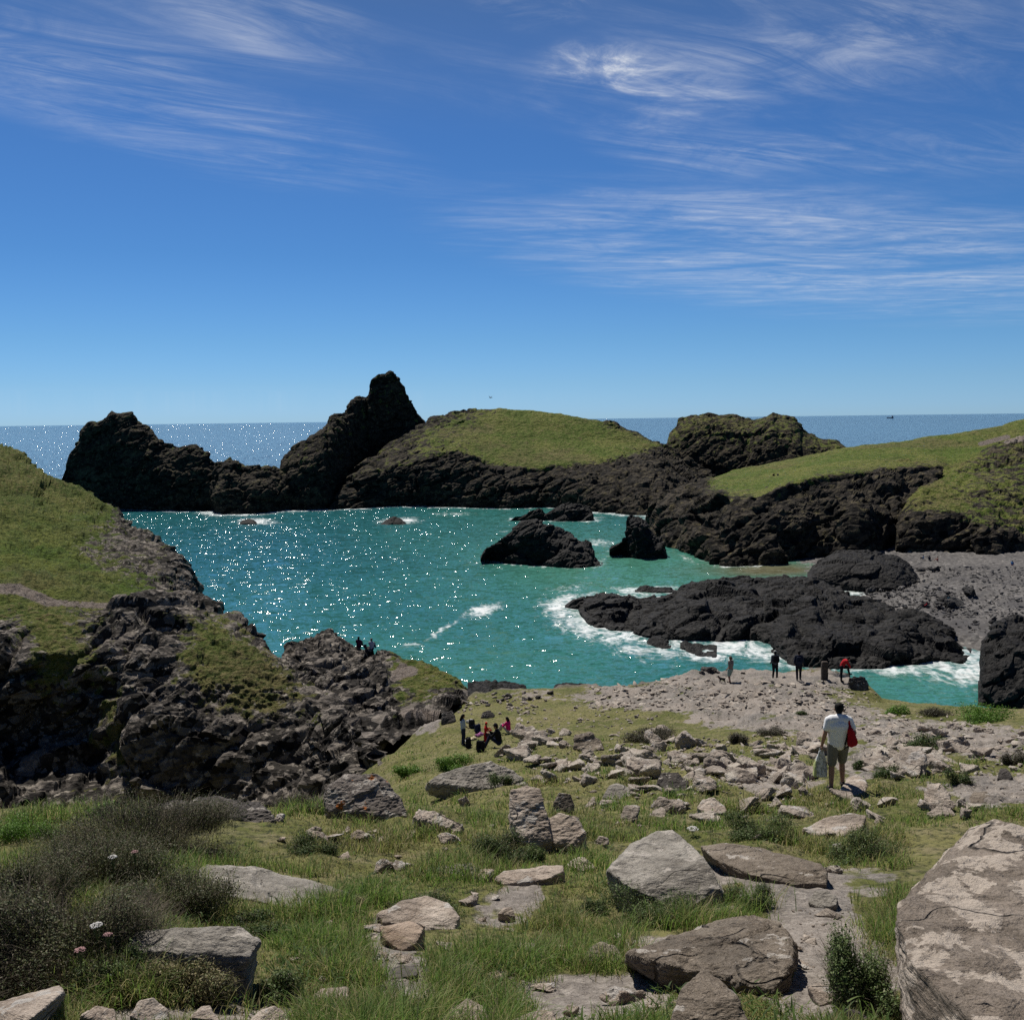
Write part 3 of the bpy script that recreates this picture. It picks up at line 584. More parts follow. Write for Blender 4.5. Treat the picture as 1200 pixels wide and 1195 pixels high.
def build_ground():
    ax = np.tan(np.linspace(math.atan(-1.15), math.atan(1.15), 1250))
    rd = np.concatenate([np.linspace(-24, 1.6, 24), 1.7 * (95 / 1.7) ** np.linspace(0, 1, 640)])
    Y, AX = np.meshgrid(rd, ax, indexing='ij')
    X = AX * np.maximum(np.abs(Y), 3.0)
    X = np.where(Y < 3, AX * np.interp(Y, [-24, 1.6, 3], [26, 3.2, 3.0]), X)
    x, y = X.ravel(), Y.ravel()
    z = zbase(x, y); b = bare_mask(x, y, z)
    zz = z + zdisp(x, y, z)
    # broken rock steps in the bare ground
    p = np.stack([x, y, z], 1)
    f1, f2, iv = worley(p / np.array([.9, .9, .9]))
    far = np.clip((y - 12) / 15, 0, 1)
    zz += np.clip(b - .2, 0, .8) * far * (.34 * facets(p / np.array([1.5, 1.5, 1.5]), 1.)[0] + .20 * facets(p / .55, 1.)[0] + .05 * fbm(p / .3, 2))
    edge = np.clip((zbase(x, y + 1.5) - z + .8) / -1.2, 0, 1) * (y > 30)   # seaward drop becomes rock
    zz += edge * .5 * rock_disp(p, 2.2, 9.)
    P = np.stack([x, y, zz], 1)
    GC['ax'] = ax; GC['rd'] = rd[24:]; GC['z'] = zz.reshape(Y.shape)[24:]; GC['b'] = b.reshape(Y.shape)[24:]
    WATERLINE.append(P[(np.abs(zz) < 1.) & (y > 40) & (x > -5)][:, :2])
    o = mesh_obj('ground', P, grid_faces(len(ax), len(rd)), m_ground, None, None, True, {'bare': b, 'edge': edge})
    return tag(o, kind='structure')
def ground_mat():
    t = NT('ground_turf'); p = t.pos()
    b = t.attr('bare'); n1 = t.noise(p, .35, 5, .6); n2 = t.noise(p, 1.7, 6, .65); n3 = t.noise(p, 9, 6, .7); n4 = t.noise(p, 45, 4, .7)
    gr = t.mix(t.ramp(n1, .38, .62), (.115, .125, .034), (.20, .185, .072))
    gr = t.mix(t.math('MULTIPLY', t.ramp(n2, .46, .66), .85), gr, (.235, .20, .11))
    gr = t.mix(t.ramp(n3, .55, .35), gr, (.03, .035, .014))
    vc = t.node('ShaderNodeSeparateXYZ'); t.l.new(t.voro(t.map(p, (1, .8, 1.3)), 1.1, 'F1', 'Color'), vc.inputs[0])
    di = t.mix(t.ramp(n1, .35, .62), (.18, .165, .15), (.33, .285, .245))
    di = t.mix(t.math('MULTIPLY', vc.outputs[0], .45), di, (.115, .102, .09))
    di = t.mix(t.ramp(n3, .45, .7), di, (.40, .355, .31))
    di = t.mix(t.ramp(n4, .5, .3), di, (.085, .072, .06))
    f = t.ramp(t.math('ADD', b, t.math('ADD', t.math('MULTIPLY', t.math('SUBTRACT', n2, .5), 1.5), t.math('MULTIPLY', t.math('SUBTRACT', n1, .5), 1.3))), .40, .54)
    peb = t.voro(p, 13); 
    col = t.mix(f, gr, di)
    ro = t.mix(n2, (.05, .045, .04), (.19, .165, .145))
    col = t.mix(t.attr('edge'), col, ro)
    h = t.math('ADD', t.math('MULTIPLY', n3, .8), t.math('ADD', t.math('MULTIPLY', n4, .35), t.math('MULTIPLY', t.math('MULTIPLY', peb, f), -.5)))
    return t.out(col, .95, t.bump(h, 1.0, .05), .15)
m_ground = ground_mat()
build_ground()
# ------------------------------------------------------------------ pebble beach
_bp = [(1080, 648, 2.0), (1200, 655, 2.6), (1300, 655, 2.8), (1050, 648, 1.7), (1010, 655, 1.0), (975, 662, .3), (940, 672, -.4), (1050, 691, .25), (1000, 692, -.3), (1085, 725, .9), (1125, 752, .35), (1150, 768, -.35), (1175, 760, .8), (1200, 745, 1.6), (1150, 705, 1.7), (1300, 740, 2.4), (1300, 700, 2.8), (1090, 690, 1.5), (1020, 740, -.5), (1100, 790, -1.5), (1200, 800, -.3)]
_bw = np.array([sea(a, b, z) for a, b, z in _bp]); _bx = _bw[:, :2]
_BM = np.zeros((len(_bw) + 3,) * 2); nb_ = len(_bw)
_BM[:nb_, :nb_] = np.sqrt(((_bx[:, None] - _bx[None]) ** 2).sum(2) + 4); _BM[:nb_, nb_] = 1; _BM[:nb_, nb_ + 1:] = _bx; _BM[nb_:, :nb_] = _BM[:nb_, nb_:].T
_bwt = np.linalg.solve(_BM, np.concatenate([_bw[:, 2], np.zeros(3)]))
def zbeach(x, y):
    x = np.asarray(x, float).ravel(); y = np.asarray(y, float).ravel()
    return np.sqrt((x[:, None] - _bx[:, 0]) ** 2 + (y[:, None] - _bx[:, 1]) ** 2 + 4) @ _bwt[:nb_] + _bwt[nb_] + _bwt[nb_ + 1] * x + _bwt[nb_ + 2] * y
def build_beach():
    gx, gy = np.meshgrid(np.arange(48, 150, .22), np.arange(104, 226, .3))
    x, y = gx.ravel(), gy.ravel(); z = np.clip(zbeach(x, y), -2.2, 4.5)
    p = np.stack([x, y, z], 1)
    f1, f2, iv = worley(p / 1.15); g1, g2, jv = worley(p / .5)
    big = np.clip(fbm(p / 14 + 3, 3) * 1.3 + .45, 0, 1)
    z2 = z + .45 * big * np.maximum(0, .62 - f1) * (iv + .3) * 2 + .20 * np.maximum(0, .6 - g1) + .12 * fbm(p / 4, 3)
    t = NT('beach_pebbles'); q = t.pos(); ci = t.voro(q, 2.6, 'F1', 'Color'); sx = t.node('ShaderNodeSeparateXYZ'); t.l.new(ci, sx.inputs[0])
    ci2 = t.voro(q, .75, 'F1', 'Color'); sy = t.node('ShaderNodeSeparateXYZ'); t.l.new(ci2, sy.inputs[0]); n = t.noise(q, .12, 4)
    c = t.mix(sx.outputs[0], (.035, .033, .033), (.17, .16, .15)); c = t.mix(t.math('MULTIPLY', sy.outputs[0], .4), c, (.17, .155, .145)); c = t.mix(t.ramp(sx.outputs[1], .95, .99), c, (.26, .24, .22))
    c = t.mix(t.ramp(n, .4, .7), c, (.07, .066, .066))
    m = t.out(c, .85, t.bump(t.voro(q, 2.2), -.8, .2), .25)
    WATERLINE.append(p[np.abs(z) < .1][:, :2])
    tag(mesh_obj('beach', np.stack([x, y, z2], 1), grid_faces(gx.shape[1], gx.shape[0]), m), kind='structure')
build_beach()

# ------------------------------------------------------------------ sea
def build_sea():
    st = .8
    xs = np.concatenate([[-40000, -12000, -4000, -1500, -700, -400], np.arange(-260, 150, st), [200, 300, 500, 900, 2000, 6000, 15000, 40000]])
    ys = np.concatenate([[-400, -100, 0, 40], np.arange(64, 385, st), np.arange(386, 470, 2.0), [500, 560, 640, 760, 950, 1300, 2000, 3500, 7000, 15000, 40000, 90000]])
    X, Y = np.meshgrid(xs, ys); x, y = X.ravel(), Y.ravel(); n = len(x)
    # distance to the nearest rock at the waterline
    w = np.concatenate(WATERLINE); cs = .8; ox, oy = -280, 55; nx, ny = 560, 480
    D = np.full((ny, nx), 99.)
    ii = ((w[:, 0] - ox) / cs).astype(int); jj = ((w[:, 1] - oy) / cs).astype(int); k = (ii >= 0) & (ii < nx) & (jj >= 0) & (jj < ny); D[jj[k], ii[k]] = 0
    for _ in range(30):
        E = np.pad(D, 1, constant_values=99)
        D = np.minimum(D, np.minimum.reduce([E[:-2, 1:-1] + 1, E[2:, 1:-1] + 1, E[1:-1, :-2] + 1, E[1:-1, 2:] + 1, E[:-2, :-2] + 1.41, E[:-2, 2:] + 1.41, E[2:, :-2] + 1.41, E[2:, 2:] + 1.41]))
    gi = np.clip(((x - ox) / cs).astype(int), 0, nx - 1); gj = np.clip(((y - oy) / cs).astype(int), 0, ny - 1)
    inside = (x > ox) & (x < ox + nx * cs) & (y > oy) & (y < oy + ny * cs)
    dist = np.where(inside, D[gj, gi] * cs, 99.)
    P = np.stack([x, y, np.zeros(n)], 1); qx, qy = proj(np.where((y > 40)[:, None], P, np.array([0, 500., 0])))
    qx = np.where(y > 40, qx, -9999)
    def blob(a, b, rx, ry, ang=0.):
        c, s_ = math.cos(R(ang)), math.sin(R(ang)); u, v = qx - a, qy - b
        u, v = u * c + v * s_, -u * s_ + v * c
        return np.exp(-((u / rx) ** 2 + (v / ry) ** 2))
    strength = .26 + .45 * blob(560, 600, 240, 9) + .75 * blob(690, 722, 70, 32) + .75 * blob(760, 752, 90, 24) + .9 * blob(900, 762, 60, 16) + .8 * blob(1085, 780, 90, 22) + .55 * blob(1010, 692, 60, 8) + .5 * blob(760, 690, 70, 12) + .55 * blob(250, 600, 130, 9) + .35 * blob(450, 596, 130, 8) + .4 * blob(720, 606, 60, 10) + .4 * blob(860, 664, 40, 6) + .3 * blob(640, 660, 60, 8)
    reach = 1.6 + 2.0 * blob(560, 600, 240, 9) + 6.5 * blob(690, 722, 80, 40) + 5 * blob(830, 760, 110, 22) + 6.0 * blob(1090, 785, 90, 24) + 4.5 * blob(250, 602, 140, 12) + 2.5 * blob(1010, 692, 60, 10) + 1.5 * blob(720, 610, 60, 14)
    foam = np.minimum(strength * np.exp(-dist / reach) * 1.25, .82)
    for (a, b, rx, ry, ang, k) in [(566, 715, 24, 6.0, -14, 1.25), (515, 740, 42, 2.6, -32, .85), (480, 755, 30, 3.0, -14, .6), (650, 715, 26, 14, 20, .75), (665, 690, 40, 6, -10, .55), (700, 636, 26, 5, 0, .75), (590, 655, 40, 3, 8, .3), (470, 610, 26, 4.5, 0, .95), (300, 611, 30, 4.5, 0, .95), (415, 628, 40, 2, 0, .25), (530, 602, 40, 2.0, 0, .6), (600, 622, 22, 2.2, 0, .5), (640, 606, 50, 3, 0, .45), (720, 700, 60, 6, 12, .3), (760, 772, 60, 10, 10, .45), (730, 752, 40, 12, 20, .5), (560, 660, 36, 4, 10, .35), (805, 655, 24, 2.5, 24, .6), (1090, 780, 60, 14, -6, .55), (1130, 790, 20, 14, 0, .4), (880, 765, 50, 9, -8, .5), (640, 745, 24, 6, 10, .2), (690, 676, 24, 3, 0, .3), (1030, 691, 26, 3, -4, 1.1)]:
        foam = np.maximum(foam, k * blob(a, b, rx, ry, ang))
    shallow = np.clip(.9 * blob(900, 665, 120, 16) + .75 * blob(760, 665, 120, 34) + .45 * blob(620, 640, 120, 40) + .55 * blob(720, 690, 140, 34) + .35 * blob(560, 780, 220, 50) + .6 * blob(1090, 800, 90, 30), 0, 1)
    sand = np.clip(1.2 * blob(905, 668, 70, 8) + .8 * blob(1005, 690, 30, 6), 0, 1)
    bay = np.clip((1 - np.clip((y - 345) / 40, 0, 1)) * np.clip((260 - np.abs(x)) / 60, 0, 1), 0, 1) * (y > 40)
    # a real swell, long crests rolling in from the left
    fade = np.clip((430 - y) / 80, 0, 1) * np.clip((260 - np.abs(x)) / 30, 0, 1) * (y > 60)
    z = fade * (.20 * perlin(np.stack([x * .055 + y * .02, y * .16 - x * .03, x * 0], 1)) + .12 * perlin(np.stack([x * .22, y * .40, x * 0 + 5], 1)) + .06 * perlin(np.stack([x * .5, y * .7, x * 0 + 9], 1)))
    o = mesh_obj('sea', np.stack([x, y, z], 1), grid_faces(len(xs), len(ys)), sea_mat(), None, None, True, {'foam': foam, 'shallow': shallow, 'bay': bay, 'sand': sand})
    tag(o, kind='structure')
def sea_mat():
    t = NT('sea_water'); p = t.pos()
    bay, sh, fo, sa = t.attr('bay'), t.attr('shallow'), t.attr('foam'), t.attr('sand')
    n0 = t.noise(t.map(p, (1, .6, 1)), .035, 4, .6)
    deep = t.mix(t.ramp(n0, .35, .65), (.007, .030, .066), (.009, .037, .078))
    bayc = t.mix(t.ramp(n0, .3, .7), (.030, .155, .155), (.042, .195, .175))
    sxx = t.node('ShaderNodeSeparateXYZ'); t.l.new(p, sxx.inputs[0]); bayc = t.mix(t.math('MULTIPLY', t.ramp(sxx.outputs[0], 0., -70.), .6), bayc, (.020, .125, .165))
    bayc = t.mix(sh, bayc, (.075, .25, .18))
    bayc = t.mix(sa, bayc, (.17, .165, .095))
    col = t.mix(bay, deep, bayc)
    nf = t.noise(t.map(p, (1, .6, 1), (0, 0, .4)), .32, 9, .74, 1.2); nf2 = t.voro(t.map(p, (1, .7, 1)), .9, 'DISTANCE_TO_EDGE')
    f = t.math('ADD', fo, t.math('ADD', t.math('MULTIPLY', t.math('SUBTRACT', nf, .5), 3.0), t.math('MULTIPLY', t.math('SUBTRACT', .12, nf2), .8)))
    f = t.math('MULTIPLY', t.ramp(f, .34, 1.25), t.ramp(fo, .05, .35))
    col = t.mix(f, col, (.74, .77, .77))
    # waves: the facet normals are perturbed directly, so that the slopes keep their size at every distance
    def slope(scale, sc, rz, k, detail=2):
        n = t.node('ShaderNodeTexNoise'); t.l.new(t.map(p, sc, (0, 0, rz)), n.inputs['Vector']); n.inputs['Scale'].default_value = scale; n.inputs['Detail'].default_value = detail; n.inputs['Roughness'].default_value = .6
        v = t.node('ShaderNodeVectorMath', _operation='SUBTRACT'); t.l.new(n.outputs['Color'], v.inputs[0]); v.inputs[1].default_value = (.5, .5, .5)
        m = t.node('ShaderNodeVectorMath', _operation='MULTIPLY'); t.l.new(v.outputs[0], m.inputs[0]); m.inputs[1].default_value = (k * .8, k, 0); return m.outputs[0]
    def vadd(a, b_):
        v = t.node('ShaderNodeVectorMath', _operation='ADD'); t.l.new(a, v.inputs[0]); t.l.new(b_, v.inputs[1]); return v.outputs[0]
    s_ = vadd(slope(.16, (1, 1.4, 1), .25, .30), vadd(slope(.52, (.8, 1.3, 1), -.15, WAVE * .80), slope(1.5, (.75, 1.2, 1), .3, WAVE * .85)))
    nrm = t.node('ShaderNodeNewGeometry').outputs['Normal']
    v = t.node('ShaderNodeVectorMath', _operation='NORMALIZE'); t.l.new(vadd(nrm, s_), v.inputs[0])
    rough = t.math('ADD', .07, t.math('MULTIPLY', f, .6))
    t.b.inputs['IOR'].default_value = 1.33
    return t.out(col, rough, v.outputs[0], .5)
WAVE = 2.1
build_sea()
# ------------------------------------------------------------------ stones
def stone_mat(name, dark, mid, lite, lich_or_sunlit=(.52, .47, .41), amt=.5, s=1.0, strata=(1, 1, 5), rot=(.3, .5, .2), orange=0.0, stain=.5):
    t = NT(name); p = t.pos(); oi = t.node('ShaderNodeObjectInfo').outputs['Random']
    n1 = t.noise(p, 2.2 * s, 6, .62); n2 = t.noise(t.map(p, strata, rot), 5.0 * s, 8, .68, .8); n3 = t.noise(p, 30 * s, 6, .7); n4 = t.noise(p, 90 * s, 3, .6)
    c = t.mix(t.ramp(n2, .36, .64), dark, mid); c = t.mix(t.math('MULTIPLY', t.ramp(n1, .45, .66), .85), c, lite)
    c = t.mix(t.math('MULTIPLY', oi, .35), c, tuple((a * .5 + b * .5) * .8 for a, b in zip(dark, mid)))
    c = t.mix(t.math('MULTIPLY', t.ramp(n3, .56, .72), .55), c, tuple(x * .45 for x in dark))
    c = t.mix(t.math('MULTIPLY', t.ramp(n4, .54, .66), .6), c, lite)
    c = t.mix(t.math('MULTIPLY', t.ramp(n4, .44, .34), .6), c, tuple(x * .6 for x in dark))
    if stain: c = t.mix(t.math('MULTIPLY', t.ramp(t.noise(p, 1.3 * s, 5, .6), .52, .68), stain), c, (.10, .085, .068))
    if amt:
        nl = t.noise(p, 4.2 * s, 5, .55, .3); nl2 = t.noise(p, 17 * s, 4, .6); up = t.ramp(t.nz(), -.2, .5)
        m = t.math('MULTIPLY', t.ramp(t.math('ADD', nl, t.math('MULTIPLY', t.math('SUBTRACT', nl2, .5), .35)), .66 - .16 * amt, .69 - .16 * amt), up)
        c = t.mix(t.math('MULTIPLY', m, .85), c, t.mix(n3, lich_or_sunlit, tuple(x * .78 for x in lich_or_sunlit)))
    if orange:
        m = t.ramp(t.noise(p, 5.0 * s, 4, .55), .70 - .1 * orange, .73 - .1 * orange); c = t.mix(m, c, (.42, .14, .03))
    h = t.math('ADD', t.math('MULTIPLY', n2, 1.0), t.math('ADD', t.math('MULTIPLY', n3, .28), t.math('MULTIPLY', n4, .08)))
    h = t.math('ADD', h, t.math('MULTIPLY', t.noise(t.map(p, (1, 1, 9), rot), 3.0 * s, 5, .7), .9))
    ck = t.ramp(t.math('ABSOLUTE', t.math('SUBTRACT', t.noise(t.map(p, (1, 1, 1.6), rot), 1.1 * s, 2, .5, .2), .5)), .007, .0); ck = t.math('MULTIPLY', ck, t.ramp(n1, .46, .54))
    c = t.mix(t.math('MULTIPLY', ck, .8), c, tuple(x * .3 for x in dark)); h = t.math('SUBTRACT', h, t.math('MULTIPLY', ck, .8))
    return t.out(c, .88, t.bump(h, 1.0, .05 / s), .25)
st_grey = stone_mat('stone_grey', (0.168, 0.150, 0.126), (0.318, 0.288, 0.246), (0.432, 0.396, 0.342), amt=.35)
st_pink = stone_mat('stone_pink', (0.281, 0.220, 0.171), (0.470, 0.384, 0.311), (0.610, 0.525, 0.439), lich_or_sunlit=(.56, .52, .47), amt=.45)
st_brown = stone_mat('stone_brown', (0.128, 0.100, 0.073), (0.250, 0.205, 0.159), (0.378, 0.317, 0.250), amt=.25, strata=(1, 1, 7))
st_lich = stone_mat('stone_lichen', (0.129, 0.103, 0.078), (0.241, 0.196, 0.155), (0.336, 0.280, 0.230), lich_or_sunlit=(.54, .46, .38), amt=.88, s=.9, strata=(1, 1, 2.5))
st_or = stone_mat('stone_orange_lichen', (.11, .09, .075), (.21, .18, .155), (.32, .28, .25), amt=.6, orange=.6)
st_dark = stone_mat('stone_dark', (.035, .03, .027), (.085, .074, .066), (.16, .14, .125), amt=.3)
st_far = stone_mat('stone_field', (0.248, 0.201, 0.163), (0.472, 0.395, 0.325), (0.620, 0.560, 0.472), lich_or_sunlit=(.58, .53, .48), amt=.35, s=.6, stain=.35)
st_beach = stone_mat('stone_beach', (.018, .017, .017), (.045, .042, .041), (.10, .095, .09), amt=0, s=.3, stain=0)

def voxel(verts_faces, size, smooth_it=0):
    """union of closed shapes -> one continuous mesh (voxel remesh)"""
    V, Fs, o = [], [], 0
    for v, f in verts_faces:
        V.append(np.asarray(v)); Fs += [[i + o for i in q] for q in f]; o += len(v)
    me = bpy.data.meshes.new('tmp'); me.from_pydata(np.concatenate(V).tolist(), [], Fs)
    ob = bpy.data.objects.new('tmp', me); COL.objects.link(ob)
    m = ob.modifiers.new('r', 'REMESH'); m.mode = 'VOXEL'; m.voxel_size = size; m.adaptivity = 0
    if smooth_it: q = ob.modifiers.new('s', 'SMOOTH'); q.factor = .5; q.iterations = smooth_it
    dg = bpy.context.evaluated_depsgraph_get(); e = ob.evaluated_get(dg).to_mesh()
    n = len(e.vertices); v = np.empty(n * 3, np.float32); e.vertices.foreach_get('co', v); v = v.reshape(-1, 3)
    nr = np.empty(n * 3, np.float32); e.vertices.foreach_get('normal', nr)
    f = np.empty(len(e.loops), np.int32); e.loops.foreach_get('vertex_index', f)
    tot = np.empty(len(e.polygons), np.int32); e.polygons.foreach_get('loop_total', tot)
    st = np.concatenate([[0], np.cumsum(tot)[:-1]])
    faces = [f[st[tot == k][:, None] + np.arange(k)] for k in (3, 4) if (tot == k).any()]
    ob.evaluated_get(dg).to_mesh_clear(); bpy.data.objects.remove(ob); bpy.data.meshes.remove(me)
    return v.copy(), faces, nr.reshape(-1, 3).copy()
def hull(pts):
    bm = bmesh.new()
    for p in pts: bm.verts.new([float(c) for c in p])
    r = bmesh.ops.convex_hull(bm, input=bm.verts)
    kill = [g for g in r['geom_interior'] + r['geom_unused'] if isinstance(g, bmesh.types.BMVert)]
    if kill: bmesh.ops.delete(bm, geom=list(set(kill)), context='VERTS')
    bm.verts.index_update(); v = [tuple(q.co) for q in bm.verts]; f = [[q.index for q in p.verts] for p in bm.faces]; bm.free(); return v, f
_hs = [0]
def boulder(label, outline, dt, mat, rough=.05, cell=.45, name='boulder', cat='boulder', vox=1.6, sink=.25, d0=None, tilt=.4, group=None, pieces=None, om=1.0):
    """outline: (px, py[, metres further back]) seen corners; dt: thickness away from the viewer"""
    _hs[0] += 1; sets = [outline] + (pieces or []); shapes = []
    outline = [(q[0], q[1], (q[2] if len(q) > 2 else 0.) * om) for q in outline]; pieces = [[(q[0], q[1], (q[2] if len(q) > 2 else 0.) * om) for q in s_] for s_ in (pieces or [])]
    sets = [outline] + pieces; ol = outline
    if d0 is None:
        low = max(ol, key=lambda q: q[1]); d0 = float(ground_at(np.mean([q[0] for q in ol]), low[1])[0, 1])
    for s_ in sets:
        P = []; y0, y1 = min(q[1] for q in s_), max(q[1] for q in s_)
        for q in s_:
            off = q[2] if len(q) > 2 else 0.
            a = pt(q[0], q[1], d0 + off); P.append(a)
            b = a + np.array([a[0] / a[1] * dt, dt, 0]); g = float(zg(b[0], b[1])[0]) - sink; b[2] = max(g, b[2] - .45 * dt - .1); b[:2] = b[:2] * .985; P.append(b)
            if q[1] > y1 - .30 * (y1 - y0): P.append(np.array([a[0], a[1], min(a[2] - .05, float(zg(a[0], a[1])[0]) - sink)]))
        shapes.append(hull(P))
    vs = max(.006, vox * ppm(d0))
    v, f, n = voxel(shapes, vs, 1)
    q = v / cell + _hs[0] * 7.7; k = float(np.ptp(v[:, 0])) 
    D = 1.45 * rough * k * (rock_disp(v, cell * 1.3, _hs[0] * 5.1, tilt, .9, .25) + .22 * fbm(v / (cell * .9) + 3, 3) + .16 * fbm(v * np.array([1, 1, 3]) / (cell * .16), 3))
    v = v + n * D[:, None]
    loc = (float(v[:, 0].mean()), float(v[:, 1].mean()), float(v[:, 2].min()) + sink)
    o = mesh_obj(name, v, f, mat, None, loc, False)
    return tag(o, label, cat, group)

HERO = []                                   # footprints kept free of grass and scatter: (px, py, rx, ry)
def B_(label, outline, dt, mat, **k):
    o = boulder(label, outline, dt, mat, **k)
    xs = [q[0] for q in outline]; ys = [q[1] for q in outline]
    HERO.append(((min(xs) + max(xs)) / 2, (min(ys) + max(ys)) / 2, (max(xs) - min(xs)) / 2, (max(ys) - min(ys)) / 2)); return o
B_('huge brown boulder with pale pink lichen patches filling the lower right corner', [(1052, 1062, .5), (1066, 1040, .9), (1090, 1025, 1.1), (1112, 1003, 1.3), (1140, 972, 1.5), (1165, 960, 1.5), (1186, 966, 1.3), (1215, 985, 1.2), (1300, 1010, 1.1), (1062, 1120, .15), (1075, 1190, 0), (1300, 1235, -.4), (1180, 1235, -.4)], 1.1, st_lich, rough=.018, cell=.7, vox=1.3, om=1.35)
B_('grey pyramid shaped boulder rising from the grass below the scree', [(712, 1020, .2), (740, 990, .5), (768, 974, .6), (788, 972, .6), (812, 990, .4), (830, 1008, .2), (846, 1040, 0), (838, 1066, 0), (800, 1068, -.1), (740, 1040, 0)], .9, st_grey, rough=.026, cell=.5, om=1.5)
B_('wide flat topped brown ledge with a dark undercut front edge', [(822, 992, .9), (850, 988, 1.0), (900, 997, .9), (960, 1012, .5), (969, 1020, .2), (968, 1036, 0), (930, 1036, 0), (880, 1024, .1), (835, 1005, .6)], .7, st_brown, rough=.02, cell=.4, sink=.1)
B_('long layered brown rock sloping down left, low in the middle of the slope', [(735, 1118, .2), (790, 1098, .45), (840, 1082, .6), (880, 1076, .6), (912, 1084, .5), (925, 1105, .2), (926, 1132, 0), (905, 1160, -.1), (850, 1140, 0), (780, 1130, .1)], .7, st_brown, rough=.026, cell=.3, tilt=.6, om=1.5)
B_('rough grey brown boulder cut off by the bottom edge, right of centre', [(788, 1195, 0), (800, 1160, .2), (822, 1138, .35), (842, 1146, .3), (862, 1170, .1), (876, 1200, 0), (870, 1225, -.1), (790, 1225, -.1)], .5, st_brown, rough=.045, cell=.25)
B_('flat pale grey slab with white lichen lying in the grass at left', [(228, 1024, .5), (242, 1014, .9), (300, 1016, .9), (345, 1026, .8), (408, 1046, .4), (402, 1058, .1), (345, 1063, 0), (268, 1050, .1)], .45, st_grey, rough=.016, cell=.4, sink=.1)
B_('low pale topped rock wall showing behind the dark heather', [(182, 942, .5), (200, 938, .6), (260, 936, .6), (305, 940, .5), (318, 950, .2), (320, 975, 0), (310, 994, 0), (250, 992, 0), (185, 975, 0)], .7, st_dark, rough=.03, cell=.4, d0=11.6)
B_('bent pale rimmed rock with dry grass heaped before it, lower left', [(146, 1112, .1), (158, 1094, .25), (190, 1092, .3), (245, 1096, .3), (262, 1090, .25), (280, 1089, .2), (303, 1104, .1), (292, 1120, 0), (280, 1165, -.05), (255, 1165, 0), (150, 1125, .1)], .3, st_grey, rough=.028, cell=.3)
B_('pinkish slab poking into the bottom left corner', [(-30, 1185, .1), (20, 1168, .25), (70, 1154, .35), (74, 1162, .2), (40, 1190, 0), (-20, 1230, -.1)], .5, st_pink, rough=.02, cell=.3)
for lab, ol in [('squat pink stone at the bottom edge beside the corner slab', [(96, 1190), (112, 1179, .1), (134, 1182, .1), (138, 1205), (100, 1215)]),
                ('rounded pink stone at the bottom edge below the bent rock', [(152, 1190), (162, 1172, .1), (180, 1168, .12), (196, 1184, .1), (198, 1210), (156, 1214)]),
                ('pointed pink stone at the bottom edge, fourth from the left corner', [(222, 1192), (236, 1179, .1), (246, 1177, .1), (258, 1195), (255, 1214), (226, 1214)]),
                ('broad reddish stone at the bottom edge left of the bare path', [(292, 1195), (304, 1182, .12), (322, 1176, .14), (338, 1190, .1), (342, 1212), (296, 1216)]),
                ('flat pale stone beside the bottom end of the path', [(366, 1168), (376, 1158, .15), (408, 1156, .15), (411, 1172), (392, 1182)]),
                ('light pink boulder top at the bottom edge, centre', [(516, 1198), (530, 1182, .12), (548, 1172, .15), (566, 1180, .1), (574, 1200), (560, 1220), (520, 1220)]),
                ('pale sloping stone at the bottom edge, just right of centre', [(592, 1198), (625, 1184, .12), (648, 1184, .12), (654, 1200), (645, 1218), (598, 1218)])]:
    B_(lab, ol, .25, st_pink, rough=.04, cell=.16, name='stone', cat='stone')
B_('tilted rock slab with an orange lichen spot on its upper end', [(380, 940, .2), (384, 920, .3), (405, 908, .5), (440, 905, .5), (455, 915, .45), (470, 938, .3), (480, 958, .1), (455, 962, 0), (425, 950, 0), (390, 955, 0)], .7, st_or, rough=.03, cell=.4)
B_('small pale craggy rock in the grass right of the orange spotted slab', [(484, 958), (490, 947, .2), (510, 950, .2), (530, 960, .15), (543, 966, .1), (538, 975), (495, 976)], .35, st_pink, rough=.05, cell=.25, name='rock', cat='rock')
B_('long low grey rock dome left of the middle of the slope', [(500, 916, .2), (520, 905, .5), (555, 896, .7), (575, 894, .8), (600, 905, .6), (622, 922, .2), (600, 926, 0), (540, 922, 0)], 1.0, st_grey, rough=.03, cell=.6)
B_('tall pale pink double boulder behind the dark bramble', [(596, 950, .3), (598, 925, .5), (615, 920, .6), (632, 925, .5), (642, 955, .2), (646, 985, 0), (625, 992, 0), (605, 975, .1)], .6, st_pink, rough=.035, cell=.4, pieces=[[(640, 960, .3), (655, 952, .4), (678, 958, .3), (686, 975, .1), (676, 992, 0), (650, 988, 0)]])
B_('rounded tan rock tucked behind the pale double boulder', [(648, 940, .6), (655, 928, .7), (668, 930, .7), (673, 942, .6), (668, 952, .5), (652, 954, .5)], .4, st_brown, rough=.04, cell=.3, name='rock', cat='rock')
B_('crooked pale rock bent downhill like a hook over dark brambles', [(478, 1022, .3), (510, 1018, .35), (540, 1012, .4), (552, 1012, .4), (560, 1022, .3), (548, 1030, .2), (500, 1028, .2)], .3, st_grey, rough=.03, cell=.25, pieces=[[(543, 1014, .35), (558, 1020, .3), (588, 1058, .05), (580, 1066, 0), (562, 1058, 0), (546, 1034, .15)]])
B_('low narrow slab right of the hook shaped rock', [(581, 1028, .1), (590, 1020, .2), (640, 1014, .25), (660, 1013, .25), (660, 1020, .1), (640, 1030, .0), (590, 1036, 0)], .3, st_pink, rough=.025, cell=.25, name='rock', cat='rock')
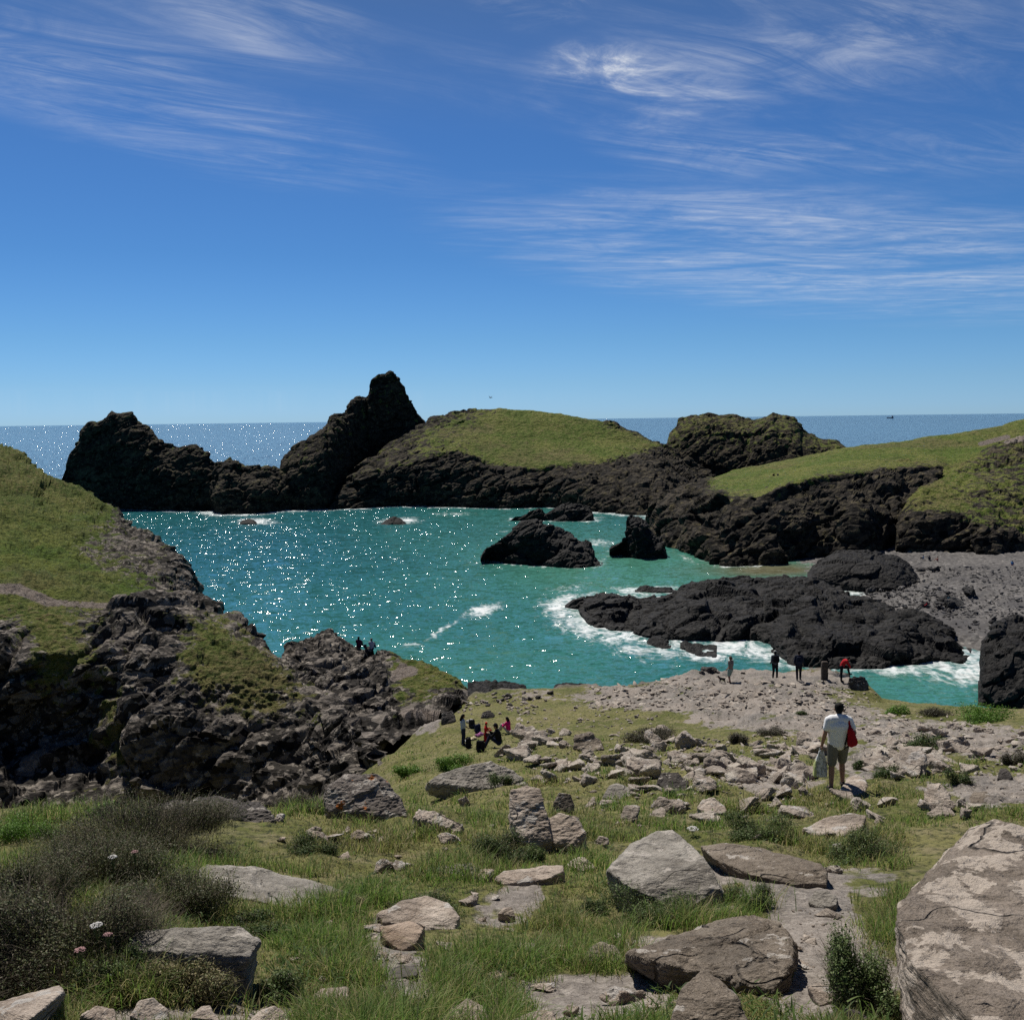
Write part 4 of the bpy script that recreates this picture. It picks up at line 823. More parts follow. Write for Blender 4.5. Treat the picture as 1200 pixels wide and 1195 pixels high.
B_('rounded slab arching over the bare gravel of the small path', [(443, 1072, .2), (470, 1055, .35), (500, 1050, .4), (525, 1058, .3), (538, 1074, .1), (532, 1090, 0), (500, 1088, 0), (450, 1080, .1)], .35, st_pink, rough=.025, cell=.3)
B_('orange tinted flat slab on the small path', [(444, 1085, .2), (480, 1078, .3), (498, 1084, .2), (488, 1105, .05), (470, 1114, 0), (448, 1098, .1)], .3, stone_mat('stone_tan', (.26, .18, .12), (.38, .28, .20), (.46, .36, .28), amt=.2), rough=.02, cell=.3, sink=.06, name='flagstone', cat='stone')
B_('dark small step stone in the path below the tan slab', [(446, 1140, .1), (470, 1130, .2), (490, 1132, .15), (489, 1142, 0), (460, 1146, 0)], .2, st_dark, rough=.03, cell=.2, sink=.05, name='flagstone', cat='stone')
B_('flat grey flagstone at the lower end of the path', [(464, 1166, .2), (476, 1155, .3), (494, 1160, .25), (506, 1172, .1), (496, 1184, 0), (470, 1184, 0)], .25, st_grey, rough=.015, cell=.2, sink=.05, name='flagstone', cat='stone')
B_('small dark pointed rock in short turf left of the layered rock', [(683, 1125), (692, 1112, .1), (705, 1104, .15), (722, 1110, .1), (732, 1126), (715, 1132)], .25, st_brown, rough=.05, cell=.2, name='rock', cat='rock')
B_('small white stone below the hook shaped rock', [(583, 1070), (590, 1063, .08), (600, 1062, .08), (604, 1074), (590, 1080)], .15, st_pink, rough=.05, cell=.15, name='rock', cat='rock')
B_('pale lichen slab lying in long grass behind the ledge', [(942, 972, .2), (970, 958, .5), (1000, 953, .6), (1015, 956, .5), (1010, 970, .2), (985, 980, 0), (950, 978, .1)], .5, st_pink, rough=.03, cell=.4, sink=.08)
B_('knobbly grey rock on the bare earth below the ledge', [(948, 1056, .1), (955, 1044, .2), (968, 1041, .2), (982, 1050, .1), (980, 1060, 0), (960, 1064, 0)], .25, st_grey, rough=.05, cell=.2, name='rock', cat='rock')
B_('flat pinkish stone sunk in the right hand path', [(946, 1155, .1), (960, 1150, .2), (980, 1158, .15), (984, 1170, 0), (960, 1178, 0)], .25, st_pink, rough=.02, cell=.2, sink=.04, name='flagstone', cat='stone')
B_('small dark stone at the bottom edge beside the leafy bush', [(984, 1195), (990, 1180, .05), (1004, 1182, .08), (1018, 1192, .05), (1016, 1205), (988, 1208)], .15, st_dark, rough=.03, cell=.15, name='stone', cat='stone')
B_('pale pink leaning rock under the bare pink patch at right', [(1082, 935, .2), (1086, 918, .5), (1100, 916, .5), (1113, 930, .3), (1112, 942, 0), (1090, 942, 0)], .5, st_pink, rough=.04, cell=.35, name='rock', cat='rock')
B_('dark angular block standing on the bare pink patch at right', [(1168, 912, .1), (1172, 899, .3), (1180, 899, .3), (1187, 910, .1), (1184, 914, 0)], .4, st_dark, rough=.05, cell=.3, name='rock', cat='rock')
B_('brown sloping rock at the lower left rim of the pink patch', [(1134, 940, .2), (1140, 928, .4), (1156, 926, .4), (1166, 938, .2), (1166, 944, 0), (1140, 944, 0)], .5, st_brown, rough=.04, cell=.3, name='rock', cat='rock')
B_('pale boulder just in front of the man with the red bag', [(984, 924, .1), (992, 912, .4), (1004, 906, .5), (1014, 912, .4), (1016, 926, .1), (1004, 932, 0)], .6, st_pink, rough=.04, cell=.4, om=2.6)
B_('blue grey smooth block in the grass of the middle slope', [(706, 934, .2), (714, 920, .4), (722, 917, .5), (738, 922, .4), (740, 934, .1), (722, 938, 0)], .6, st_grey, rough=.03, cell=.5, name='rock', cat='rock')
B_('dark crumbling rock with a shadowed face below the scree', [(769, 915, .3), (776, 905, .6), (795, 905, .6), (808, 916, .3), (805, 926, 0), (780, 926, 0)], .6, st_dark, rough=.06, cell=.3, name='rock', cat='rock')
B_('pale rock with dark underside at the right of the crumbling rock', [(816, 945, .2), (822, 936, .4), (836, 934, .5), (850, 944, .3), (852, 952, .1), (830, 955, 0)], .5, st_pink, rough=.04, cell=.3, name='rock', cat='rock')
B_('big brown split block on the turf beyond the scree', [(671, 875, .5), (674, 861, 1.), (690, 858, 1.2), (706, 866, 1.), (707, 878, .3), (690, 882, 0)], 1.2, st_brown, rough=.06, cell=.7)
B_('dark square block of rock left of the standing woman', [(516, 845, .2), (518, 833, .5), (530, 831, .6), (534, 838, .4), (533, 846, 0), (520, 848, 0)], .9, st_dark, rough=.05, cell=.6)
B_('rounded black rock behind the picnic bags', [(563, 839, .2), (566, 832, .4), (574, 830, .5), (580, 836, .3), (578, 842, 0)], .8, st_dark, rough=.05, cell=.6, name='rock', cat='rock')
B_('large grey rock beside the dark hollow under the outcrop', [(462, 855, .3), (468, 846, .6), (480, 843, .8), (490, 850, .5), (490, 862, 0), (470, 862, 0)], 1.2, st_grey, rough=.05, cell=.7)

# ------------------------------------------------------------------ loose stones: prototypes copied in a loop
def proto_rock(seed, mat, flat=.6, vs=.036):
    rs = np.random.RandomState(seed)
    pts = rs.normal(size=(11, 3)); pts /= np.linalg.norm(pts, axis=1)[:, None]; pts *= np.array([.56, .46, .46 * flat]) * rs.uniform(.8, 1.15, (11, 1))
    v, f, n = voxel([hull(pts)], vs, 1 if vs < .1 else 0)
    v = v + n * (.05 * rock_disp(v, .42, seed * 3.3, .5, 1.0, .3) + .02 * fbm(v / .2 + seed, 3))[:, None]
    me_o = mesh_obj('rock', v, f, mat, None, None, False); return me_o
PROTO = {}
def stones(key, label, group, spots, mat, seed, cat='rock', name='rock'):
    """spots: list of (x, y, z, size, flat). The first stone of a kind is the prototype itself"""
    rs = np.random.RandomState(seed)
    if key not in PROTO: PROTO[key] = [proto_rock(seed * 10 + i, mat, f) for i, f in enumerate((.5, .6, .7, .45, .85, .55))]; fresh = set(range(6))
    else: fresh = set()
    for i, (x, y, z, s_, hz) in enumerate(spots):
        k = i % 6; o = PROTO[key][k]
        if k in fresh: fresh.discard(k)
        else: o = o.copy(); COL.objects.link(o)
        o.name = name
        o.location = (x, y, z + hz * s_ * .12); o.scale = (s_ * rs.uniform(.8, 1.25), s_ * rs.uniform(.75, 1.15), s_ * rs.uniform(.7, 1.15) * hz)
        o.rotation_euler = (rs.uniform(-.35, .35), rs.uniform(-.35, .35), rs.uniform(0, 6.28)); tag(o, label, cat, group)
def scree(label, spots, mats_seed, mat, cat='scree', name='scree', flat=1.0):
    """the uncountable small stones of a place, as one object"""
    rs = np.random.RandomState(mats_seed); base = []
    for i in range(5):
        o = proto_rock(900 + mats_seed * 10 + i, None, .6, .12); m = o.data; v = np.empty(len(m.vertices) * 3, np.float32); m.vertices.foreach_get('co', v)
        m.calc_loop_triangles(); f = np.empty(len(m.loop_triangles) * 3, np.int32); m.loop_triangles.foreach_get('vertices', f); base.append((v.reshape(-1, 3), f.reshape(-1, 3))); bpy.data.objects.remove(o); bpy.data.meshes.remove(m)
    V, F, off = [], [], 0
    for (x, y, z, s_, hz) in spots:
        v, f = base[rs.randint(5)]; a = rs.uniform(0, 6.28); c, sn = math.cos(a), math.sin(a); w = v * np.array([s_ * rs.uniform(.8, 1.3), s_ * rs.uniform(.7, 1.1), s_ * hz * flat * rs.uniform(.6, 1.1)])
        w = np.stack([w[:, 0] * c - w[:, 1] * sn, w[:, 0] * sn + w[:, 1] * c, w[:, 2] + w[:, 0] * rs.uniform(-.3, .3)], 1) + np.array([x, y, z + .1 * s_ * hz * flat]); V.append(w); F.append(f + off); off += len(w)
    tag(mesh_obj(name, np.concatenate(V), np.concatenate(F), mat, None, None, False), label, cat, kind='stuff')
def in_hero(px, py, pad=2):
    for (a, b, rx, ry) in HERO:
        if abs(px - a) < rx + pad and abs(py - b) < ry + pad: return True
    return False
KEEP = [(985, 895, 26, 40), (555, 860, 52, 22), (855, 792, 14, 14), (935, 785, 60, 14), (990, 790, 25, 12)]      # people stand here
def field(zones, seed):
    rs = np.random.RandomState(seed); out = []
    for (a, b, rx, ry, n, s0, s1) in zones:
        k = 0; tries = 0
        while k < n and tries < n * 30:
            tries += 1
            px, py = a + rx * rs.uniform(-1, 1), b + ry * rs.uniform(-1, 1)
            if in_hero(px, py) or any(abs(px - q[0]) < q[2] and abs(py - q[1]) < q[3] for q in KEEP): continue
            w = s0 + (s1 - s0) * rs.random_sample() ** 1.5
            P = ground_at(px, py)[0]
            out.append((P[0], P[1], P[2], w * ppm(P[1]), rs.uniform(.8, 1.3))); k += 1
    return out
stones('field', 'pale angular rock in the dense scree left of the man in white', 'pale scree rocks left of the man', field([(885, 895, 75, 24, 44, 18, 54), (850, 908, 60, 16, 12, 22, 56), (925, 880, 40, 12, 8, 18, 42)], 3), st_far, 3)
stones('field', 'pale rock on the open turf below the people picnicking', 'pale rocks on the middle turf', field([(700, 878, 110, 20, 26, 16, 42), (720, 905, 110, 16, 28, 18, 54), (640, 882, 55, 24, 16, 14, 44)], 5), st_far, 5)
stones('field', 'rock in the broken stony ground right of the man in white', 'rocks right of the man', field([(1060, 897, 60, 18, 26, 18, 56), (1120, 872, 80, 20, 20, 12, 36), (1170, 885, 40, 20, 8, 12, 28), (1030, 868, 40, 10, 6, 8, 20)], 7), st_far, 7)
stones('field', 'pale half buried rock in the long grass of the near slope', 'half buried rocks in the near grass', field([(820, 945, 130, 22, 26, 18, 48), (1070, 950, 90, 22, 12, 18, 46), (560, 965, 160, 30, 8, 10, 26), (640, 1090, 200, 60, 10, 10, 34), (560, 1000, 200, 40, 8, 10, 30), (900, 1010, 90, 30, 5, 12, 30), (380, 1120, 60, 50, 5, 10, 26)], 9), st_far, 9)
stones('dark', 'dark shadowed stone lying along the seaward rim of the turf', 'dark stones along the turf rim', field([(880, 786, 60, 5, 8, 8, 18), (600, 815, 50, 6, 6, 8, 16), (560, 825, 40, 10, 6, 8, 16)], 11), st_dark, 11)
stones('near', 'angular pinkish stone half sunk in the turf near the small path', 'half sunk stones near the small path', field([(560, 1080, 140, 70, 14, 12, 40), (650, 1160, 120, 30, 9, 14, 44), (380, 1150, 70, 35, 6, 14, 36), (450, 1000, 90, 30, 7, 12, 34), (800, 1110, 60, 40, 4, 12, 30), (960, 1120, 40, 60, 8, 10, 30), (330, 990, 60, 30, 4, 12, 30)], 17), st_pink, 17, 'stone', 'stone')
scree('flat broken slabs and chips lying on the bare headland', field([(850, 812, 150, 20, 260, 5, 16), (1010, 850, 70, 14, 90, 5, 14), (1090, 866, 90, 18, 130, 5, 16), (960, 835, 60, 14, 70, 4, 12)], 47), 47, st_far, 'slab chips', 'slab_chips', .35)
scree('loose pale stones scattered over the turf and bare ground of the slope', field([(880, 892, 110, 30, 260, 4, 12), (710, 890, 130, 30, 230, 4, 11), (1090, 880, 110, 30, 200, 4, 12), (660, 838, 110, 24, 150, 3, 9), (840, 812, 150, 18, 260, 3, 9), (930, 832, 110, 20, 150, 3, 8), (1050, 850, 80, 14, 80, 3, 8), (820, 945, 160, 25, 80, 4, 10), (570, 830, 60, 18, 70, 4, 10), (1160, 925, 40, 20, 40, 3, 8), (470, 1110, 26, 40, 60, 3, 7), (960, 1090, 40, 60, 60, 3, 8), (490, 1165, 30, 30, 40, 3, 7)], 41), 41, st_far)
# boulders on the beach
def beach_spots(zones, seed):
    rs = np.random.RandomState(seed); out = []
    for (a, b, rx, ry, n, s0, s1) in zones:
        for _ in range(n):
            px, py = a + rx * rs.uniform(-1, 1), b + ry * rs.uniform(-1, 1)
            q = sea(px, py, 1.2); z = float(np.clip(zbeach(q[0], q[1])[0], -.3, 4)); q = sea(px, py, z)
            w = s0 + (s1 - s0) * rs.random_sample() ** 2.5
            out.append((q[0], q[1], z + .15 + .1 * w * ppm(q[1]), w * ppm(q[1]), rs.uniform(.8, 1.3)))
    return out
stones('beach', 'dark boulder strewn on the grey pebble beach', 'dark boulders on the beach', beach_spots([(1060, 702, 50, 14, 8, 8, 16), (1150, 735, 45, 18, 5, 8, 14), (1110, 712, 14, 5, 5, 16, 28), (1142, 699, 10, 3, 3, 14, 20), (1082, 672, 20, 4, 3, 10, 16)], 15), st_beach, 15)
scree('small boulders and cobbles strewn over the pebble beach', beach_spots([(1120, 695, 80, 30, 620, 2, 7), (1060, 702, 50, 14, 220, 2, 9), (1110, 712, 30, 10, 40, 3, 9), (1150, 735, 45, 18, 120, 2, 7)], 43), 43, stone_mat('cobbles', (.05, .048, .047), (.15, .14, .13), (.32, .30, .28), amt=0, s=.3, stain=0), 'cobbles', 'cobbles')

# ------------------------------------------------------------------ grass: blades on the near slope
def blade_mesh(base, h, w, az, lean, curl):
    """n blades, each two quads and a tip: returns verts (n*7,3), faces"""
    n = len(base); d = np.stack([np.cos(az), np.sin(az), 0 * az], 1); s_ = np.stack([-np.sin(az), np.cos(az), 0 * az], 1)
    up = np.array([0, 0, 1.0]); V = []
    for t, ww in ((0, 1.), (.4, .85), (.75, .55)):
        c = base + up * (h * t * (1 - .25 * curl * t))[:, None] + d * (h * (lean * t + curl * t * t))[:, None]
        V += [c - s_ * (w * ww / 2)[:, None], c + s_ * (w * ww / 2)[:, None]]
    V.append(base + up * (h * (1 - .45 * curl))[:, None] + d * (h * (lean + curl))[:, None])
    V = np.stack(V, 1); i = np.arange(n)[:, None] * 7
    return V.reshape(-1, 3), [np.concatenate([i + np.array([0, 1, 3, 2]), i + np.array([2, 3, 5, 4])]), i + np.array([4, 5, 6])]
def leaf_mat(name, trans=.25, rough=.6):
    t = NT(name); c = t.attr('tint', True)
    n = t.noise(t.pos(), 25, 2); c2 = t.mix(t.ramp(n, .3, .7, 0, .3), c, (.02, .025, .008))
    t.put(t.b.inputs['Base Color'], c2); t.b.inputs['Roughness'].default_value = rough; t.b.inputs['Specular IOR Level'].default_value = .25
    tr = t.node('ShaderNodeBsdfTranslucent'); t.l.new(c2, tr.inputs['Color']); mx = t.node('ShaderNodeMixShader'); mx.inputs[0].default_value = trans
    t.l.new(t.b.outputs[0], mx.inputs[1]); t.l.new(tr.outputs[0], mx.inputs[2]); t.l.new(mx.outputs[0], t.n['Material Output'].inputs[0]); return t.m
m_blade = leaf_mat('grass_blades', .5); m_leaf = leaf_mat('shrub_leaves', .25)
def tints(n, rs, cols, w):
    c = np.array(cols)[rs.choice(len(cols), n, p=np.array(w) / np.sum(w))]; return c * rs.uniform(.7, 1.25, (n, 1))
GREENS = [(.13, .24, .040), (.19, .31, .058), (.27, .34, .085), (.42, .36, .16), (.52, .44, .25)]
TURF = [(.18, .23, .055), (.26, .28, .085), (.35, .32, .12), (.46, .39, .20)]
def grass_field():
    rs = np.random.RandomState(77); V, Fq, Ft, C, off = [], [], [], [], 0
    N = 78000
    px = rs.uniform(-330, 1580, N); py = 862 + (1250 - 862) * rs.random_sample(N) ** .85
    P = ground_at(px, py); d = P[:, 1]
    b = gsample('b', P[:, 0], P[:, 1])
    p2 = np.stack([P[:, 0], P[:, 1], np.zeros(N)], 1)
    clump = fbm(p2 / 1.1 + 50, 4); patch = fbm(p2 / 3.5 + 20, 3)
    keep = (b + .5 * fbm(p2 / .5 + 9, 2) < .38)
    keep &= ~((px < 440) & (d > 19) & (px > 90))
    keep &= np.array([not in_hero(a, c - 6, -8) for a, c in zip(px, py)])
    keep &= rs.random_sample(N) < np.clip(.75 + 1.1 * clump, .22, 1)
    P, d, clump, patch, px, py = P[keep], d[keep], clump[keep], patch[keep], px[keep], py[keep]
    n = len(P)
    tall = np.clip(.16 + 1.8 * clump, .05, 1.1) * np.clip(1.1 - .35 * (d > 28), 0, 1)
    nb = 7
    T = np.repeat(np.arange(n), nb); m = len(T); dd = d[T]
    spread = np.clip(.035 + .0045 * dd, .03, .25)
    base = P[T] + np.stack([rs.normal(size=m) * spread, rs.normal(size=m) * spread, np.zeros(m)], 1)
    base[:, 2] = zg(base[:, 0], base[:, 1]) - .01
    h = (.04 + .20 * tall[T]) * rs.uniform(.45, 1.15, m); w = np.maximum(.0045, ppm(dd) * .85) * rs.uniform(.7, 1.3, m)
    az = rs.uniform(0, 6.283, m); lean = rs.uniform(.0, .45, m); curl = rs.uniform(.05, .75, m)
    v, f = blade_mesh(base, h, w, az, lean, curl)
    dry = np.clip(.46 + .9 * patch[T] + .25 * (tall[T] < .3), .03, .9)
    cg = tints(m, rs, GREENS, (4, 5, 4, 1.2, .6)); cd = tints(m, rs, TURF, (2, 4, 5, 4))
    c = np.where((rs.random_sample(m) < dry)[:, None], cd, cg)
    wk = rs.choice(n, 2600); wk = wk[fbm(np.stack([P[wk, 0], P[wk, 1], 0 * wk], 1) / .9 + 70, 3) > .12]; wn_ = 9; W = np.repeat(wk, wn_); m2 = len(W)
    b2 = P[W] + np.stack([rs.normal(size=m2) * .05, rs.normal(size=m2) * .05, rs.uniform(.01, .07, m2)], 1)
    v2, f2 = blade_mesh(b2, rs.uniform(.02, .05, m2), np.maximum(.009, ppm(d[W]) * 1.5) * rs.uniform(.7, 1.5, m2), rs.uniform(0, 6.28, m2), rs.uniform(.4, 1.4, m2), rs.uniform(.2, .8, m2))
    c2 = tints(m2, rs, [(.075, .14, .03), (.11, .19, .035), (.17, .24, .06)], (3, 4, 2))
    f = [np.concatenate([a_, b_ + len(v)]) for a_, b_ in zip(f, f2)]; v = np.concatenate([v, v2]); c = np.concatenate([c, c2])
    o = mesh_obj('grass', v, f, m_blade, None, None, True, None, {'tint': np.repeat(c, 7, 0)})
    tag(o, 'green and straw coloured grass growing over the near slope', 'grass', kind='stuff')
grass_field()

# ------------------------------------------------------------------ shrubs and flowers: foliage and twigs under one base
m_twig = flat_mat('twig_bark', (.13, .108, .078), .9, .5, 60)
def leaves(n, rs, ctr, rad, size, cols, w, shell=.55, flatten=1.0, updir=.35, lobes=5):
    """leaf-sized faces spread through a lumpy crown"""
    L = rs.uniform(-.62, .62, (lobes, 3)) * np.array(rad); L[:, 2] = np.abs(L[:, 2]) * .9; lr = rs.uniform(.34, .50, lobes)
    k = rs.randint(0, lobes, n); u = rs.normal(size=(n, 3)); u /= np.linalg.norm(u, axis=1)[:, None]
    r = (shell + (1 - shell) * rs.random_sample(n)) * rs.uniform(.75, 1.12, n)
    p = L[k] + u * r[:, None] * lr[k][:, None] * np.array(rad); p[:, 2] = np.abs(p[:, 2]) * flatten
    p = p + np.array(ctr)
    a = u + rs.normal(size=(n, 3)) * .6 + np.array([0, 0, updir]); a /= np.linalg.norm(a, axis=1)[:, None]
    t = np.cross(a, rs.normal(size=(n, 3))); t /= np.linalg.norm(t, axis=1)[:, None]; q = np.cross(a, t)
    s_ = size * rs.uniform(.6, 1.4, n)
    V = np.stack([p - t * s_[:, None], p + q * (s_ * .42)[:, None] + a * (s_ * .15)[:, None], p + t * s_[:, None], p - q * (s_ * .42)[:, None] + a * (s_ * .15)[:, None]], 1).reshape(-1, 3)
    f = np.arange(n)[:, None] * 4 + np.array([0, 1, 2, 3]); c = np.repeat(tints(n, rs, cols, w), 4, 0)
    return V, f, c
KINDS = {
    'straw': dict(cols=[(.20, .19, .08), (.30, .26, .12), (.13, .16, .05), (.40, .34, .19)], w=(3, 4, 3, 2), twig=1.5, k=1.6, leaf=.9, lobes=9),
    'heather': dict(cols=[(.058, .080, .024), (.100, .120, .036), (.150, .138, .062), (.22, .185, .125)], w=(4, 4, 2, 1.5), twig=1.0, k=2.2, leaf=.8, lobes=14),
    'bramble': dict(cols=[(.045, .080, .022), (.075, .125, .030), (.12, .17, .045), (.22, .20, .09)], w=(4, 5, 3, .6), twig=.4),
    'fern': dict(cols=[(.10, .22, .022), (.14, .28, .030), (.19, .33, .055)], w=(3, 4, 2), twig=.15),
    'grey': dict(cols=[(.085, .075, .050), (.12, .105, .075), (.075, .085, .040), (.16, .14, .11)], w=(4, 4, 3, 2), twig=1.0, k=2, leaf=.8, lobes=10),
    'leafy': dict(cols=[(.075, .125, .032), (.115, .175, .045), (.17, .22, .075), (.25, .26, .13)], w=(3, 5, 3, 1), twig=.4)}
def shrub(label, px, py, w, h, kind, seed, n=None, dd=.75, d0=None, group=None, name='shrub', cat='shrub', land_z=None):
    rs = np.random.RandomState(seed); K = KINDS[kind]
    b = ground_at(px, py)[0] if d0 is None else pt(px, py, d0)
    d = b[1]; rx, rz = w * ppm(d) / 2, h * ppm(d); ry = max(rx * dd, rz * .5)
    b = b + np.array([0, ry * .5, 0])
    if d0 is None: b[2] = float(zg(b[0], b[1])[0])
    leaf = max(.008, K.get('leaf', 1.15) * ppm(d)); n = int((n or np.clip(2.2 * w * h / 1.4, 500, 16000)) * K.get('k', 1.3))
    root = empty(name, b); tag(root, label, cat, group)
    v, f, c = leaves(n, rs, (0, 0, -.05 * rz), (rx, ry, rz * .82), leaf, K['cols'], K['w'], .35, lobes=K.get('lobes', 8))
    mesh_obj('foliage', v, f, m_leaf, root, None, True, None, {'tint': c})
    m = int(n * .14 * K['twig']) + 20
    ctr4 = v.reshape(-1, 4, 3)[:, 0]; q = ctr4[rs.randint(0, len(ctr4), m)] * .86; q[:, 2] = np.maximum(q[:, 2] - .10 * rz, 0)
    a = np.arctan2(q[:, 1], q[:, 0]) + rs.normal(size=m) * .7
    v, f = blade_mesh(q, rz * rs.uniform(.14, .34, m), np.full(m, max(.003, .5 * ppm(d))), a, rs.uniform(0, .9, m), rs.uniform(-.2, .6, m))
    mesh_obj('twigs', v, f, m_twig, root, None, True)
    return root
shrub('wide dark heather bush sprawling over the low rock wall at left', 150, 1004, 310, 84, 'heather', 1, 20000)
shrub('large dark twiggy heather mound at the left edge', 55, 1158, 330, 195, 'heather', 2, 38000)
shrub('lower heather mound between the big one and the flat slab', 190, 1082, 190, 92, 'heather', 3, 14000)
shrub('small rounded bright green bush in front of the shaded rock slope', 111, 960, 44, 34, 'fern', 4, 2500)
shrub('bank of bright green ferns at the left edge', 24, 985, 120, 56, 'fern', 5, 7000)
shrub('dull green cushion of heath on the rim, left of the grey one', 268, 945, 90, 30, 'bramble', 6, 4000)
shrub('grey brown dry heath cushion on the rim left of the tilted slab', 345, 948, 90, 36, 'grey', 7, 4500)
shrub('dark green bramble clump before the pale double boulder', 575, 1012, 110, 62, 'bramble', 8, 9000)
shrub('dark green tussock under the hook shaped rock', 500, 1072, 105, 46, 'bramble', 9, 6500)
shrub('tall leafy bush beside the huge lichen boulder', 1025, 1188, 96, 150, 'leafy', 10, 13000)
shrub('dark leafy clump under the brown ledge', 884, 1066, 70, 48, 'bramble', 11, 4500)
shrub('feathery green weeds with flowers before the dark mound', 120, 1165, 90, 75, 'leafy', 12, 5000)
shrub('trailing leafy weed hanging over the bent rock', 252, 1150, 44, 50, 'bramble', 13, 2200)
shrub('bright green bush in front of the picnic bags', 535, 902, 60, 26, 'fern', 14, 3000)
shrub('bright green low bush beside the small pool', 478, 910, 44, 20, 'fern', 15, 1800)
shrub('small bright bush at the foot of the outcrop', 457, 872, 22, 14, 'fern', 16, 800)
shrub('long grey brown heather patch behind the scree', 768, 872, 84, 24, 'grey', 17, 3500)
shrub('rounded grey brown heather bush above the scree', 868, 872, 30, 24, 'grey', 18, 1600)
shrub('low brown heather patch left of the man at shoulder height', 908, 862, 50, 16, 'grey', 19, 1500)
shrub('bushy dark green patch with grey stems right of the man', 1088, 880, 66, 28, 'bramble', 20, 3200)
shrub('grey heath bush at the right edge above the pink patch', 1192, 896, 44, 30, 'grey', 21, 2000)
shrub('dark green shrub beside the leaning pink rock', 1128, 918, 36, 26, 'bramble', 22, 1800)
shrub('low green bush in the scree before the man', 1040, 912, 46, 20, 'bramble', 23, 1600)
shrub('green cliff edge bush below the little inlet, nearest the path', 1052, 838, 36, 16, 'fern', 24, 1200)
shrub('brownish cliff edge scrub in the middle below the inlet', 1100, 840, 64, 13, 'grey', 25, 1400)
shrub('long green cliff edge thicket below the black rock at right', 1172, 846, 110, 26, 'fern', 26, 4200)
shrub('small round green tuft alone on the grey bare ground', 939, 838, 18, 7, 'bramble', 27, 400)
shrub('dark trailing plant on the grey rock dome', 585, 922, 40, 24, 'bramble', 28, 1500)
shrub('green tuft growing at the side of the layered brown rock', 920, 1150, 30, 60, 'leafy', 29, 2000)
shrub('dark bush at the feet of the man, right of his legs', 1008, 902, 18, 18, 'bramble', 30, 700)
shrub('dark heather between the pale low wall and the big mound at left', 95, 1052, 240, 86, 'heather', 43, 16000)
shrub('dark heather hummock at the left edge above the big mound', 12, 1075, 150, 105, 'heather', 44, 12000)
shrub('heap of dry straw coloured grass against the bent rock', 212, 1176, 150, 76, 'straw', 31, 9000)
shrub('green grass tussock at the right end of the bent rock', 320, 1178, 70, 62, 'leafy', 32, 4500)
shrub('straw coloured grass tussock left of the path', 400, 1065, 60, 34, 'straw', 33, 2500)
shrub('big green tussock in front of the grey pyramid boulder', 770, 1085, 150, 60, 'leafy', 34, 9000)
shrub('dark green tussock beside the pale hook shaped rock', 620, 1010, 50, 30, 'leafy', 35, 2500)
shrub('feathery green tussock behind the brown ledge', 905, 985, 120, 34, 'leafy', 36, 6000)
shrub('tall grass clump left of the huge lichen boulder', 1020, 1010, 110, 55, 'leafy', 37, 7000)
shrub('wispy straw clump below the brown ledge', 850, 1060, 36, 26, 'straw', 38, 1800)
shrub('low bramble mat above the dark pointed rock', 690, 1075, 60, 26, 'bramble', 39, 2500)
shrub('pale green grass cushion at the bottom edge by the leafy bush', 1000, 1180, 70, 36, 'leafy', 40, 3500)
shrub('dark bramble mat behind the flat pale slab', 370, 1000, 90, 40, 'bramble', 41, 4500)
shrub('green bramble mat in front of the flat pale slab', 300, 1095, 130, 34, 'bramble', 42, 6000)
# flower heads on stems
m_white = flat_mat('petals_white', (.62, .60, .56), .8, .15, 200); m_pinkf = flat_mat('petals_pink', (.42, .25, .24), .8, .2, 200); m_stem = flat_mat('stem_green', (.08, .11, .04), .8)
def flower(label, px, py, d, stem, r, mat):
    top = pt(px, py, d); rs = np.random.RandomState(int(px)); root = empty('flower', top - np.array([0, 0, stem])); tag(root, label, 'flower')
    n = 70; a = rs.uniform(0, 6.28, n); q = np.sqrt(rs.random_sample(n)) * r
    ctr = np.stack([np.cos(a) * q, np.sin(a) * q, stem + r * .35 * (1 - (q / r) ** 2)], 1); vs, fs = [], []
    for i, c in enumerate(ctr):
        s_ = r * .17 * rs.uniform(.7, 1.3); vs += [c + np.array(o) * s_ for o in ((1, 0, 0), (0, 1, 0), (-1, 0, 0), (0, -1, 0), (0, 0, .8), (0, 0, -.8))]
        fs += [[6 * i + k for k in t] for t in ((0, 1, 4), (1, 2, 4), (2, 3, 4), (3, 0, 4), (1, 0, 5), (2, 1, 5), (3, 2, 5), (0, 3, 5))]
    mesh_obj('flower_head', vs, np.array(fs), mat, root)
    m = 9; aa = np.linspace(0, 6.28, m + 1)[:-1]
    b0 = np.concatenate([np.zeros((3, 3)), np.tile([0, 0, stem * .8], (m, 1))]); hh = np.concatenate([np.full(3, stem), np.full(m, stem * .22)])
    v, f = blade_mesh(b0, hh, np.full(m + 3, .006), np.concatenate([[0, 2.1, 4.2], aa]), np.concatenate([[0, 0, 0], np.full(m, r * .8 / (stem * .22))]), np.full(m + 3, .0)); mesh_obj('stem', v, f, m_stem, root)
flower('white umbel flower head in the dark heather before the low wall', 132, 1004, 7.3, .5, .032, m_white)
flower('smaller faded flower head right of the white one in the heather', 158, 998, 7.4, .5, .027, m_pinkf)
flower('white flower head low among the feathery weeds', 113, 1084, 5.15, .45, .032, m_white)
flower('pink flower head right of the low white one', 126, 1095, 5.15, .42, .024, m_pinkf)
flower('dusky pink flower at the left of the feathery weeds', 94, 1113, 5.05, .38, .03, m_pinkf)
flower('small white flower in the grass right of the bent rock', 342, 1127, 6.0, .2, .036, m_white)
flower('cream flower head in the turf above the ledge', 812, 971, 12.6, .25, .07, m_white)
